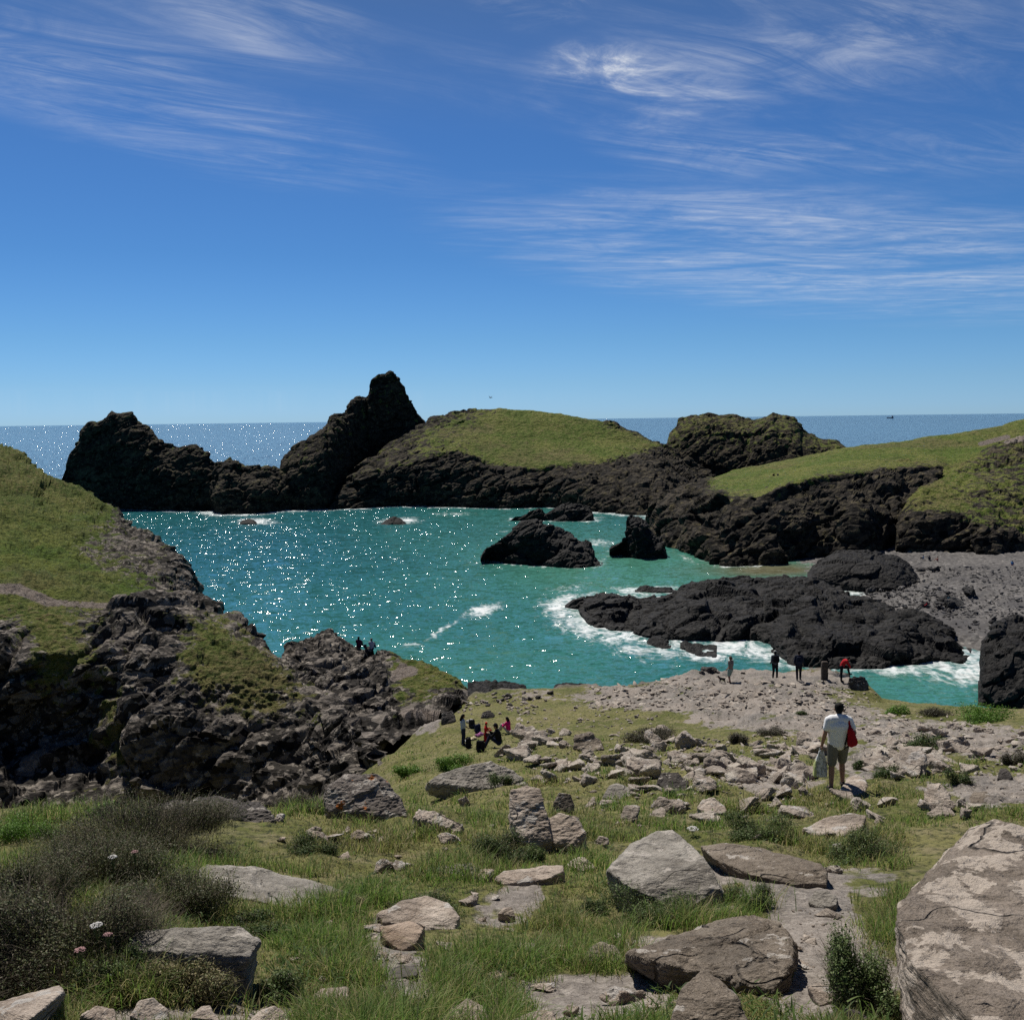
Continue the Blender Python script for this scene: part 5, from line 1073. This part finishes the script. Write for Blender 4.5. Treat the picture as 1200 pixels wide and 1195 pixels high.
# ------------------------------------------------------------------ people
def sph(c, r, n=10, m=7):
    c = np.asarray(c, float); P = [c + [0, 0, r], c - [0, 0, r]]
    for j in range(1, m):
        ph = math.pi * j / m
        for i in range(n): P.append(c + r * np.array([math.sin(ph) * math.cos(6.2832 * i / n), math.sin(ph) * math.sin(6.2832 * i / n), math.cos(ph)]))
    return P
def cap(a, ra, b, rb): return hull(sph(a, ra) + sph(b, rb))
CM = {}
def cloth(col, rough=.9):
    k = tuple(round(c, 3) for c in col)
    if k not in CM: 
        t = NT('cloth_%d' % len(CM)); n = t.noise(t.node('ShaderNodeTexCoord').outputs['Object'], 7, 3); CM[k] = t.out(t.mix(n, tuple(c * .86 for c in col), tuple(min(1, c * 1.1) for c in col)), rough, None, .1)
    return CM[k]
m_skin = flat_mat('skin', (.36, .20, .135), .55, .12, 20, .3); m_hair = flat_mat('hair_dark', (.010, .008, .007), .7, .4, 60, .15); m_hairb = flat_mat('hair_brown', (.09, .055, .03), .6, .4, 90, .3)
def pose(**o):
    J = dict(hl=(-.10, 0, .92), hr=(.10, 0, .92), kl=(-.105, .02, .49), kr=(.105, .02, .49), al=(-.11, -.03, .08), ar=(.11, -.03, .08), tl=(-.125, .13, .03), tr=(.125, .13, .03),
             waist=(0, .0, 1.06), chest=(0, -.01, 1.30), sl=(-.185, -.01, 1.42), sr=(.185, -.01, 1.42), el=(-.235, -.03, 1.14), er=(.235, -.03, 1.14), wl=(-.24, .06, .90), wr=(.24, .06, .90),
             neck=(0, -.005, 1.48), head=(0, .02, 1.635), face=(0, 1, -.05))
    J.update(o); return {k: np.array(v, float) for k, v in J.items()}
def sit_pose(lean=0., fold=.55, **o):
    """sitting on the ground, knees drawn up; the seat is at z = 0"""
    J = dict(hl=(-.10, 0, .10), hr=(.10, 0, .10), kl=(-.13, .40, .44), kr=(.13, .40, .44), al=(-.12, .62, .06), ar=(.12, .62, .06), tl=(-.13, .80, .04), tr=(.13, .80, .04),
             waist=(0, -.01 + lean * .2, .28), chest=(0, lean * .7, .50), sl=(-.18, lean, .60), sr=(.18, lean, .60), el=(-.25, .18 + lean, .40), er=(.25, .18 + lean, .40), wl=(-.12, .36, .46), wr=(.12, .36, .46),
             neck=(0, lean + .01, .66), head=(0, lean + .05, .81), face=(0, 1, -.2)); J.update(o); return {k: np.array(v, float) for k, v in J.items()}
def person(label, loc, yaw, J, look, height=1.75, res=.02, hands=False, group=None):
    k = height / 1.75; root = empty('person', loc, yaw); tag(root, label, 'person', group)
    root.scale = (k, k, k)
    mid = lambda a, b, t=.5: J[a] * (1 - t) + J[b] * t
    f = J['face'] / np.linalg.norm(J['face']); up = np.array([0, 0, 1.]); side = np.cross(f, up); side /= np.linalg.norm(side); hu = np.cross(side, f)
    h = J['head']
    S = [cap(J['hl'], .105, J['hr'], .105), cap((J['hl'] + J['hr']) / 2, .125, J['waist'], .115), cap(J['waist'], .118, J['chest'], .135), cap(J['sl'] * .75 + J['sr'] * .25, .085, J['sr'] * .75 + J['sl'] * .25, .085),
         cap(J['chest'] + (J['sl'] - J['sr']) * .22, .11, J['chest'] - (J['sl'] - J['sr']) * .22, .11), cap(J['chest'], .12, J['neck'], .06), cap(J['neck'], .055, h - hu * .03, .055),
         cap(h - f * .015 + hu * .025, .090, h + f * .012 + hu * .02, .086), cap(h + f * .03 - hu * .06, .058, h - hu * .0, .075), cap(h + f * .088 - hu * .012, .012, h + f * .105 - hu * .035, .016),
         cap(h + side * .082, .018, h + side * .086 - hu * .035, .012), cap(h - side * .082, .018, h - side * .086 - hu * .035, .012), cap(h + f * .075 - hu * .062 + side * .018, .010, h + f * .075 - hu * .062 - side * .018, .010)]
    for s in 'lr':
        sh, e, w, hp, kn, an, to = (J[q + s] for q in ('s', 'e', 'w', 'h', 'k', 'a', 't'))
        S += [cap(sh, .060, e, .043), cap(e, .045, e * .6 + w * .4, .043), cap(e * .6 + w * .4, .042, w, .028), cap(hp, .095, kn, .058), cap(kn, .058, kn * .65 + an * .35, .060), cap(kn * .65 + an * .35, .058, an, .038), cap(an, .040, to, .032)]
        d = (w - e) / np.linalg.norm(w - e); pl = w + d * .055; o = np.cross(d, [0, 1., .1]); o /= max(np.linalg.norm(o), 1e-6); n2 = np.cross(d, o)
        sg = 1 if s == 'r' else -1
        S.append(cap(w, .027, pl, .030)); S.append(cap(pl + n2 * .022, .018, pl - n2 * .022, .018))
        for i, ln in enumerate((.068, .078, .072, .055)):
            b0 = pl + n2 * (.030 - .020 * i) + d * .012; b1 = b0 + d * ln * .55; b2 = b1 + (d * .7 - o * sg * .7) * ln * .45
            S += [cap(b0, .0095, b1, .009), cap(b1, .009, b2, .008)]
        t0 = w + d * .02 + n2 * .025; t1 = t0 + n2 * .028 + d * .030; S += [cap(t0, .012, t1, .011), cap(t1, .011, t1 + d * .028 - o * sg * .012, .009)]
    def part(name, shapes, mat, r=res, sm=3):
        v, fc, _ = voxel(shapes, r, sm); o = mesh_obj(name, v, fc, mat, root); return o
    part('body', S, look.get('skin', m_skin), min(res, .007) if hands else res, 3)
    def torso(g, low):
        hem = (J['hl'] + J['hr']) / 2; hm = J['waist'] * (1 - low) + hem * low
        hx = (J['hr'] - J['hl']) * .42
        return [cap(J['waist'], .122 + g, J['chest'], .138 + g), cap(hm - hx, .098 + g, hm + hx, .098 + g), cap(hm, .12 + g, J['waist'], .122 + g), cap(J['sl'] * .82 + J['sr'] * .18, .078 + g, J['sr'] * .82 + J['sl'] * .18, .078 + g),
                cap(J['chest'] + (J['sl'] - J['sr']) * .24, .112 + g, J['chest'] - (J['sl'] - J['sr']) * .24, .112 + g), cap(hm - hx, .09 + g, J['chest'] + (J['sl'] - J['sr']) * .22, .10 + g), cap(hm + hx, .09 + g, J['chest'] - (J['sl'] - J['sr']) * .22, .10 + g), cap(J['chest'], .12 + g, J['neck'] - [0, 0, .02], .062 + g)]
    if 'top' in look:
        c, sl, low = look['top']; T = torso(.016 if not hands else .034, low)
        for s in 'lr':
            sh, e, w = J['s' + s], J['e' + s], J['w' + s]
            if sl <= .5: T.append(cap(sh, .078, sh * (1 - sl * 2) + e * sl * 2, .072))
            else: T += [cap(sh, .076, e, .060), cap(e, .060, e * (1 - (sl - .5) * 2) + w * (sl - .5) * 2, .046)]
        if look.get('hood'): T += [cap(h - f * .035 + hu * .025, .108, h + f * .0 - hu * .05, .095)]
        part('jacket' if sl > .6 else 'shirt', T, cloth(c), max(res * .8, .010), 7)
    if 'legs' in look:
        c, ln = look['legs']; T = [cap(J['hl'], .120, J['hr'], .120), cap((J['hl'] + J['hr']) / 2, .13, (J['hl'] + J['hr']) / 2 + (J['waist'] - (J['hl'] + J['hr']) / 2) * .6, .128)]
        for s in 'lr':
            hp, kn, an = J['h' + s], J['k' + s], J['a' + s]
            if ln <= .5: T.append(cap(hp, .124, hp * (1 - ln * 2) + kn * ln * 2, .092))
            else: T += [cap(hp, .108, kn, .078), cap(kn, .078, kn * (1 - (ln - .5) * 2) + an * (ln - .5) * 2, .060)]
        part('trousers' if ln > .6 else 'shorts', T, cloth(c), max(res * .8, .010))
    if 'skirt' in look:
        q = (J['hl'] + J['hr']) / 2; part('skirt', [cap(J['waist'], .13, q - [0, 0, .1], .19), cap(q - [0, 0, .1], .19, (J['kl'] + J['kr']) / 2, .21)], cloth(look['skirt']), max(res, .014))
    if 'hair' in look:
        c, ln = look['hair']; T = [cap(h - f * .026 + hu * .038, .095, h - f * .012 + hu * .045, .092), cap(h - f * .045 - hu * .03, .072, h - f * .03 + hu * .02, .09), cap(h + f * .04 + hu * .085, .035, h - f * .02 + hu * .08, .05)]
        if ln: T += [cap(h - f * .05, .088, h - f * .085 - hu * ln, .075), cap(h - f * .03 + side * .06, .04, h - f * .05 + side * .05 - hu * ln, .035), cap(h - f * .03 - side * .06, .04, h - f * .05 - side * .05 - hu * ln, .035)]
        part('hair', T, c, max(res * .7, .009))
    if 'hat' in look: part('hat', [cap(h + hu * .055 - f * .01, .102, h + hu * .075, .085)] + ([cap(h + hu * .06 + side * .1, .02, h + hu * .06 - side * .1, .02), cap(h + hu * .06 + f * .15, .016, h + hu * .06 - f * .1, .016)] if look.get('brim') else []), cloth(look['hat']), max(res * .7, .009))
    if 'shoes' in look:
        for s in 'lr': part('shoe', [cap(J['a' + s] - [0, .03, .02], .050, J['t' + s], .042), cap(J['a' + s], .048, J['a' + s] - [0, 0, .03], .05)], cloth(look['shoes']), max(res * .8, .010))
    return root
def on_ground(px, py): return ground_at(px, py)[0]
def facing(deg): return R(deg)                                     # 0 = away from the camera, + = turned to the left

# the man in white, walking down the slope
mp = on_ground(984, 926); md = mp[1]
JM = pose(kl=(-.12, .02, .49), al=(-.14, -.06, .08), tl=(-.16, .08, .03), kr=(.11, .14, .52), ar=(.12, .10, .12), tr=(.14, .26, .07), hl=(-.10, 0, .93), hr=(.10, .02, .93), sl=(-.205, -.02, 1.43), sr=(.205, .02, 1.42), el=(-.275, -.06, 1.17), wl=(-.315, .0, .93), er=(.30, -.02, 1.18), wr=(.21, .22, 1.10), head=(.02, .06, 1.63), neck=(.01, .01, 1.49), face=(.35, 1, -.35))
man = person('man in a white shirt and olive shorts walking down the slope, seen from behind', (pt(982, 900, md)[0], md, mp[2]), facing(-4), JM, dict(top=((.90, .90, .90), .30, .75), legs=((.19, .18, .15), .42), hair=(m_hair, 0), shoes=(.05, .045, .04)), 1.80, .014, True)
def rel(o, p): return np.array(o.matrix_basis @ Vector(p)) if True else p
bpy.context.view_layer.update()
def at(o, p):
    q = o.rotation_euler[2]; k = o.scale[0]; x, y, z = [c * k for c in p]; c, s = math.cos(q), math.sin(q)
    return np.array(o.location) + np.array([x * c - y * s, x * s + y * c, z])
m_red = cloth((.36, .014, .022)); m_black = cloth((.012, .012, .014)); m_navy = cloth((.02, .025, .045)); m_plastic = None
# red sling bag on his right shoulder
bw = at(man, (.20, -.13, 1.17)); bag = empty('shoulder_bag', bw); tag(bag, 'red pouch bag slung over the right shoulder of the man in white', 'bag')
v, f, n = voxel([cap((.02, 0, -.17), .085, (-.01, .0, .10), .060), cap((.08, .02, -.16), .075, (.03, .02, .05), .055), cap((-.02, 0, .10), .045, (-.01, .02, .17), .03)], .010, 3); mesh_obj('pouch', v + n * (.006 * fbm(v / .05, 3))[:, None], f, m_red, bag)
v, f, n = voxel([cap((-.01, .02, .15), .024, (-.02, .06, .26), .026), cap((-.02, .06, .26), .026, (-.01, .16, .33), .022), cap((-.01, .16, .33), .022, (.0, .30, .22), .02)], .008, 2); mesh_obj('strap', v, f, m_red, bag)
v, f, n = voxel([cap((-.06, .0, .02), .014, (-.10, .02, -.20), .016), cap((-.10, .02, -.20), .012, (-.11, .02, -.30), .012), cap((-.02, .0, -.16), .009, (-.05, .02, -.26), .009), cap((-.05, .02, -.26), .009, (-.11, .02, -.27), .009)], .006, 2); mesh_obj('buckle_strap', v, f, m_black, bag)
# white carrier bag in his left hand
hw = at(man, (-.335, .03, .85)); cb = empty('carrier_bag', hw); tag(cb, 'white plastic carrier bag with grey print hanging from the left hand of the man', 'bag')
def bag_mat():
    t = NT('plastic_white'); p = t.node('ShaderNodeTexCoord').outputs['Object']; n = t.noise(t.map(p, (2, 2, 1.2)), 9, 4, .6)
    c = t.mix(t.ramp(n, .50, .56), (.74, .75, .72), (.36, .38, .36)); x = t.node('ShaderNodeSeparateXYZ'); t.l.new(p, x.inputs[0])
    c = t.mix(t.ramp(x.outputs[0], -.085, -.115), c, (.50, .54, .22)); return t.out(c, .45, None, .3)
v, f, n = voxel([hull([(-.03, -.03, -.04), (.05, .03, -.04), (-.10, -.05, -.25), (.13, .05, -.25), (-.15, -.07, -.58), (.12, .06, -.60), (-.14, .05, -.57), (.11, -.06, -.60), (.14, .0, -.4), (-.13, .03, -.35)])], .012, 3)
mesh_obj('sack', v + n * (.018 * ridged(v * np.array([1, 1, .5]) / .10, 3))[:, None], f, bag_mat(), cb)
v, f, n = voxel([cap((-.03, 0, -.07), .012, (.0, 0, .02), .010), cap((.05, 0, -.07), .012, (.0, 0, .02), .010)], .006, 1); mesh_obj('handle', v, f, bag_mat(), cb)

# walkers on the bare headland
def rucksack(label, p, yaw, col, s=1.0, parent=None):
    o = empty('rucksack', p, yaw); tag(o, label, 'rucksack'); o.scale = (s, s, s)
    v, f, n = voxel([cap((-.09, 0, .10), .085, (.09, 0, .10), .085), cap((-.085, 0, .36), .075, (.085, 0, .36), .075), cap((-.09, 0, .1), .085, (-.085, 0, .36), .075), cap((.09, 0, .1), .085, (.085, 0, .36), .075)], .02, 3); sk = mesh_obj('sack', v + n * (.008 * fbm(v / .07, 3))[:, None], f, cloth(col), o)
    v, f, n = voxel([cap((-.06, -.07, .12), .06, (.06, -.07, .12), .06)], .018, 2); mesh_obj('pocket', v, f, cloth(tuple(c * 1.4 for c in col)), sk)
    for sx in (-1, 1):
        v, f, n = voxel([cap((sx * .10, .07, .42), .020, (sx * .12, .16, .34), .02), cap((sx * .12, .16, .34), .02, (sx * .12, .10, .08), .018)], .014, 1); mesh_obj('strap', v, f, cloth(col), o)
    return o
def stride(a): return pose(kl=(-.10, .10 * a, .50), al=(-.10, -.12 * a, .10), tl=(-.11, .02 - .1 * a, .05), kr=(.10, .18 * a, .50), ar=(.10, .20 * a, .08), tr=(.11, .16 + .2 * a, .04), el=(-.25, -.10, 1.16), wl=(-.25, .10, .95), er=(.25, .02, 1.16), wr=(.25, .20, .98))
g = on_ground(856, 801)
person('walker in a grey top and pale green shorts with a black dog', g, facing(40), stride(.8), dict(top=((.21, .18, .155), .55, .8), legs=((.21, .30, .27), .44), hair=(m_hairb, .02), shoes=(.03, .03, .03)), 1.72, .022)
g2 = on_ground(846, 800); dg = empty('dog', g2, facing(70)); dg.scale = (.72,) * 3; tag(dg, 'small black dog trotting beside the walker in pale green shorts', 'dog')
v, f, n = voxel([cap((0, -.20, .36), .10, (0, .14, .37), .115), cap((0, .16, .40), .09, (0, .30, .52), .06), cap((0, .30, .55), .075, (0, .38, .53), .05), cap((0, .38, .53), .045, (0, .47, .50), .032), cap((.045, .28, .60), .025, (.06, .26, .52), .018), cap((-.045, .28, .60), .025, (-.06, .26, .52), .018), cap((0, -.26, .42), .028, (0, -.42, .55), .014)] +
    [cap((sx, .14, .32), .05, (sx, .15 + o, .16), .03) for sx, o in ((.07, .05), (-.07, -.04))] + [cap((sx, .15 + o, .16), .03, (sx, .14 + 1.6 * o, .02), .026) for sx, o in ((.07, .05), (-.07, -.04))] +
    [cap((sx, -.22, .32), .07, (sx, -.16 + o, .22), .042) for sx, o in ((.07, .04), (-.07, -.05))] + [cap((sx, -.16 + o, .22), .04, (sx, -.27 + o, .13), .026) for sx, o in ((.07, .04), (-.07, -.05))] + [cap((sx, -.27 + o, .13), .026, (sx, -.25 + o, .02), .026) for sx, o in ((.07, .04), (-.07, -.05))], .02, 2)
mesh_obj('body', v, f, flat_mat('fur_black', (.014, .013, .013), .8, .3, 60), dg)
v, f, n = voxel([cap((0, .24, .44), .078, (0, .25, .46), .078)], .014, 1); mesh_obj('collar', v, f, cloth((.20, .03, .03)), dg)
g = on_ground(908, 795); p_ = person('walker in dark clothes and a pale cap with a big black rucksack', g, facing(5), stride(-.5), dict(top=((.085, .10, .12), .95, .8), legs=((.018, .018, .022), .97), hair=(m_hair, 0), hat=(.42, .42, .38), brim=True, shoes=(.02, .02, .02)), 1.76, .022)
rucksack('big black rucksack on the back of the walker with the pale cap', at(p_, (0, -.20, 1.02)), facing(5), (.012, .012, .014), 1.15)
g = on_ground(936, 797); p_ = person('walker all in navy with a dark rucksack beside the post', g, facing(-12), stride(1.0), dict(top=((.016, .022, .040), .95, .8), legs=((.012, .014, .022), .97), hair=(m_hair, 0), shoes=(.02, .02, .02)), 1.80, .022)
rucksack('navy rucksack on the back of the walker beside the post', at(p_, (0, -.20, 1.04)), facing(-12), (.014, .018, .034), 1.0)
# red jacket, one foot up on a rock
g = on_ground(986, 798)
J = pose(hl=(-.02, -.08, .90), hr=(.06, .08, .92), kl=(-.04, -.08, .46), al=(-.05, -.12, .07), tl=(.08, -.10, .03), kr=(.40, .10, .84), ar=(.52, .12, .42), tr=(.66, .12, .40), waist=(.06, 0, 1.06), chest=(.20, .02, 1.22), sl=(.26, .18, 1.27), sr=(.27, -.15, 1.27), neck=(.32, .02, 1.30), head=(.43, .03, 1.36), el=(.40, .22, 1.06), er=(.40, -.18, 1.06), wl=(.52, .16, .86), wr=(.52, -.05, .84), face=(.8, .1, -.6))
person('person in a red jacket bending over with one foot up on a stone', g, 0, J, dict(top=((.46, .022, .028), .95, .9), legs=((.014, .014, .018), .97), hair=(m_hair, 0), shoes=(.02, .02, .02)), 1.75, .022)
B_('dark stone block under the raised foot of the person in red', [(993, 806, .1), (995, 793, .3), (1012, 791, .5), (1018, 800, .3), (1014, 808, 0)], .9, st_dark, rough=.05, cell=.5, name='rock', cat='rock')
a, b = pt(994.5, 795, 67.5), pt(1013, 808.5, 64.5); b[2] = zg(b[0], b[1])[0] + .05
v, f, n = voxel([cap(a, .045, b, .045), cap(a, .055, a + (a - b) * .02, .05)], .02, 1); tag(mesh_obj('pole', v, f, cloth((.72, .70, .66)), None, b), 'white pole leaning on the dark stone beside the person in red', 'pole')
# wooden post
gp = on_ground(966, 797); po = empty('post', gp); tag(po, 'weathered dark wooden post between the navy walker and the red jacket', 'post')
v, f, n = voxel([hull([(sx * .19, sy * .14, z) for sx in (-1, 1) for sy in (-1, 1) for z in (-.3, 1.12)] + [(sx * .15, sy * .10, 1.18) for sx in (-1, 1) for sy in (-1, 1)])], .025, 1); mesh_obj('shaft', v + n * (.015 * fbm(v * np.array([1, 1, .2]) / .05, 3))[:, None], f, flat_mat('old_wood', (.075, .06, .048), .9, .4, 12), po)
v, f, n = voxel([hull([(sx * .195, sy * .145, z) for sx in (-1, 1) for sy in (-1, 1) for z in (.84, .92)])], .02, 0); mesh_obj('band', v, f, flat_mat('old_iron', (.05, .04, .035), .7, .4, 30), po)

# the picnic
g = on_ground(543, 873)
person('woman with long dark hair in a pale blue shirt and jeans standing at the picnic', g, facing(-70), pose(el=(-.22, .02, 1.15), wl=(-.20, .20, 1.0), er=(.22, .03, 1.15), wr=(.20, .22, 1.02), face=(0, 1, -.35)), dict(top=((.42, .48, .60), .62, 1.0), legs=((.022, .030, .065), .97), hair=(m_hair, .22), shoes=(.05, .05, .05)), 1.66, .02)
g = on_ground(570, 874)
person('child in a long red coat and red hat reaching out at the picnic', g, facing(-75), pose(el=(-.22, .12, 1.22), wl=(-.16, .36, 1.24), er=(.22, .12, 1.2), wr=(.16, .38, 1.2)), dict(top=((.42, .016, .018), .97, 1.0), skirt=(.30, .012, .014), legs=((.03, .03, .04), .9), hat=(.62, .02, .02), hair=(m_hairb, 0), shoes=(.05, .04, .03)), 1.20, .02)
g = on_ground(585, 876)
person('adult in black with a dark cap sitting low facing the child', g + np.array([0, 0, .16]), facing(80), sit_pose(.10, kl=(-.14, .40, .36), kr=(.14, .42, .38), al=(-.13, .62, -.10), ar=(.13, .64, -.10), tl=(-.13, .78, -.12), tr=(.13, .80, -.12), wl=(-.10, .46, .50), wr=(.12, .44, .52)), dict(top=((.012, .012, .014), .97, .9), legs=((.020, .026, .055), .97), hat=(.02, .02, .025), brim=True, hair=(m_hair, 0), shoes=(.40, .30, .18)), 1.80, .02)
g = on_ground(596, 859)
person('girl with dark hair in a bright pink top sitting on the turf', g + np.array([0, 0, .06]), facing(60), sit_pose(.05), dict(top=((.55, .020, .16), .95, .9), legs=((.50, .46, .42), .95), hair=(m_hair, .10), shoes=(.05, .05, .05)), 1.55, .02)
for lab, px_, py_, yw, col, s in [('black rucksack lying nearest on the grass at the picnic', 549, 876, 70, (.012, .012, .014), 1.3), ('dark rucksack standing beside the red coated child', 563, 880, -20, (.014, .014, .018), 1.2), ('navy rucksack behind the pile at the picnic', 560, 858, 40, (.018, .024, .06), 1.15), ('dark grey bag at the back of the picnic pile', 553, 852, 15, (.035, .035, .04), 1.1)]:
    rucksack(lab, on_ground(px_, py_) - np.array([0, 0, .03]), R(yw), col, s)
for lab, px_, py_, col in [('crumpled cream blanket beside the bags at the picnic', 554, 867, (.58, .50, .34)), ('crumpled pink and violet clothes beside the child', 562, 862, (.42, .16, .34)), ('white crumpled bag on the grass at the picnic', 548, 869, (.62, .62, .60)), ('pale bundle of clothes at the back of the picnic pile', 551, 846, (.45, .44, .42))]:
    c = on_ground(px_, py_); v, f, n = voxel([cap((-.16, 0, .04), .09, (.14, .03, .05), .10), cap((-.05, -.12, .03), .08, (.05, .12, .09), .08)], .02, 2)
    tag(mesh_obj('bundle', v + n * (.05 * fbm(v / .09 + px_, 3))[:, None] + c, f, cloth(col), None, c), lab, 'bundle')
# two sitters on the outcrop: the seat is where the rock meets the sea behind it
def skyline(px_):
    dg = bpy.context.evaluated_depsgraph_get()
    for py_ in np.arange(735, 800, .7):
        r_ = ray(px_, py_); hit, loc, _, _, ob, _ = scene.ray_cast(dg, Vector((0, 0, H)), Vector(r_.tolist()))
        if hit and ob.name.startswith(('rock_outcrop', 'rock_slope')): return np.array(loc)
    return pt(px_, 765, 83)
for px_, py_, lab, look in [(421, 763, 'person in a dark plum top sitting on the outcrop looking out to sea', dict(top=((.060, .016, .040), .6, .9), legs=((.02, .02, .03), .97), hair=(m_hair, .08), shoes=(.03, .03, .03))), (436, 767, 'person in a pale grey shirt sitting at the right on the outcrop', dict(top=((.45, .46, .52), .35, .9), legs=((.02, .03, .07), .97), hair=(m_hairb, .04), shoes=(.03, .03, .03)))]:
    q = skyline(px_); person(lab, q + np.array([0, -.25, .0]), facing(-10), sit_pose(-.02), look, 1.75, .024)
rucksack('small dark bag between the two sitters on the outcrop', skyline(428.5) + np.array([0, -.3, -.05]), 0, (.03, .02, .03), .8)
# two sitters on the green headland, and people on the beach
def far_person(lab, px_, py_, d_, look, yaw=0, h=1.75, J=None, dz=0.0):
    q = pt(px_, py_, d_); return person(lab, q + np.array([0, 0, dz]), R(yaw), J or sit_pose(), look, h, .035)
far_person('person in black sitting at the left on the green headland', 907, 558.5, 258, dict(top=((.015, .015, .018), .95, .9), legs=((.015, .015, .02), .97), hair=(m_hair, 0)), 20)
far_person('person with a paler top sitting at the right on the green headland', 911.5, 558.5, 258, dict(top=((.14, .13, .14), .95, .9), legs=((.02, .02, .03), .97), hair=(m_hairb, 0)), -15)
def beach_person(lab, px_, py_, look, yaw, J=None):
    q = sea(px_, py_, 1.5); z = float(zbeach(q[0], q[1])[0]); q = sea(px_, py_, z); return person(lab, q + np.array([0, 0, .1]), R(yaw), J or sit_pose(), look, 1.75, .035)
beach_person('person in a red jacket sitting among the boulders on the beach', 1086, 713, dict(top=((.38, .02, .035), .95, .9), legs=((.02, .02, .03), .97), hair=(m_hair, 0)), 60)
beach_person('person in a dark top sitting right of the red jacket on the beach', 1103, 715, dict(top=((.02, .022, .03), .95, .9), legs=((.02, .02, .03), .97), hair=(m_hair, 0)), 30)
beach_person('person in a teal top standing among boulders on the beach', 1112, 712, dict(top=((.05, .14, .17), .6, .9), legs=((.03, .04, .06), .97), hair=(m_hair, 0)), 10, pose())
beach_person('person in white sitting at the left below the beach cliff', 1082, 656, dict(top=((.5, .5, .5), .6, .9), legs=((.02, .02, .03), .97), hair=(m_hair, 0)), 30)
beach_person('person in a dark top sitting in the middle below the beach cliff', 1089, 657, dict(top=((.03, .03, .04), .6, .9), legs=((.1, .1, .12), .97), hair=(m_hair, 0)), -30)
beach_person('bare shouldered person sunbathing below the beach cliff', 1099, 658, dict(legs=((.35, .10, .10), .4), hair=(m_hairb, .05)), 70)
beach_person('person in a blue top sitting at the right end of the beach', 1186, 663, dict(top=((.08, .22, .42), .6, .9), legs=((.3, .05, .05), .5), hair=(m_hair, 0)), -40)
# gull, distant ship, summit cairn
gb = pt(575, 466, 160); bd = empty('bird', gb, R(50)); tag(bd, 'lone bird flying above the grassy island', 'bird')
v, f, n = voxel([cap((0, -.16, 0), .04, (0, .12, .0), .07), cap((0, .12, .02), .06, (0, .24, .03), .045), cap((0, .24, .03), .03, (0, .31, .02), .012), cap((0, -.16, 0), .035, (0, -.30, .0), .05)], .016, 2); mesh_obj('body', v, f, cloth((.18, .18, .19)), bd)
for sx in (-1, 1):
    v, f, n = voxel([hull([(sx * .04, .12, .03), (sx * .04, -.06, .03), (sx * .34, .14, .22), (sx * .34, -.04, .22), (sx * .04, .03, .06), (sx * .34, .05, .24)]), hull([(sx * .34, .14, .22), (sx * .34, -.04, .22), (sx * .66, -.02, .26), (sx * .60, -.07, .26), (sx * .34, .05, .24)])], .016, 1); mesh_obj('wing', v, f, cloth((.10, .10, .11)), bd)
q = sea(1043, 487.2); q = pt(1043, 486, 9000); sh = empty('ship', (q[0], q[1], 0), R(90)); tag(sh, 'tiny grey ship on the far horizon at the right', 'ship')
v, f, n = voxel([hull([(-6, -32, 0), (6, -32, 0), (-6, -33, 7), (6, -33, 7), (-6, 22, 0), (6, 22, 0), (0, 34, 8), (-6, 24, 7), (6, 24, 7)])], 1.5, 0); mesh_obj('hull', v, f, cloth((.05, .06, .08)), sh)
v, f, n = voxel([hull([(sx * 5, y, z) for sx in (-1, 1) for y in (-28, -16) for z in (6, 20)])], 1.2, 0); mesh_obj('superstructure', v, f, cloth((.3, .3, .32)), sh)
v, f, n = voxel([cap((0, 10, 7), .8, (0, 10, 22), .5)], .5, 0); mesh_obj('mast', v, f, cloth((.1, .1, .12)), sh)
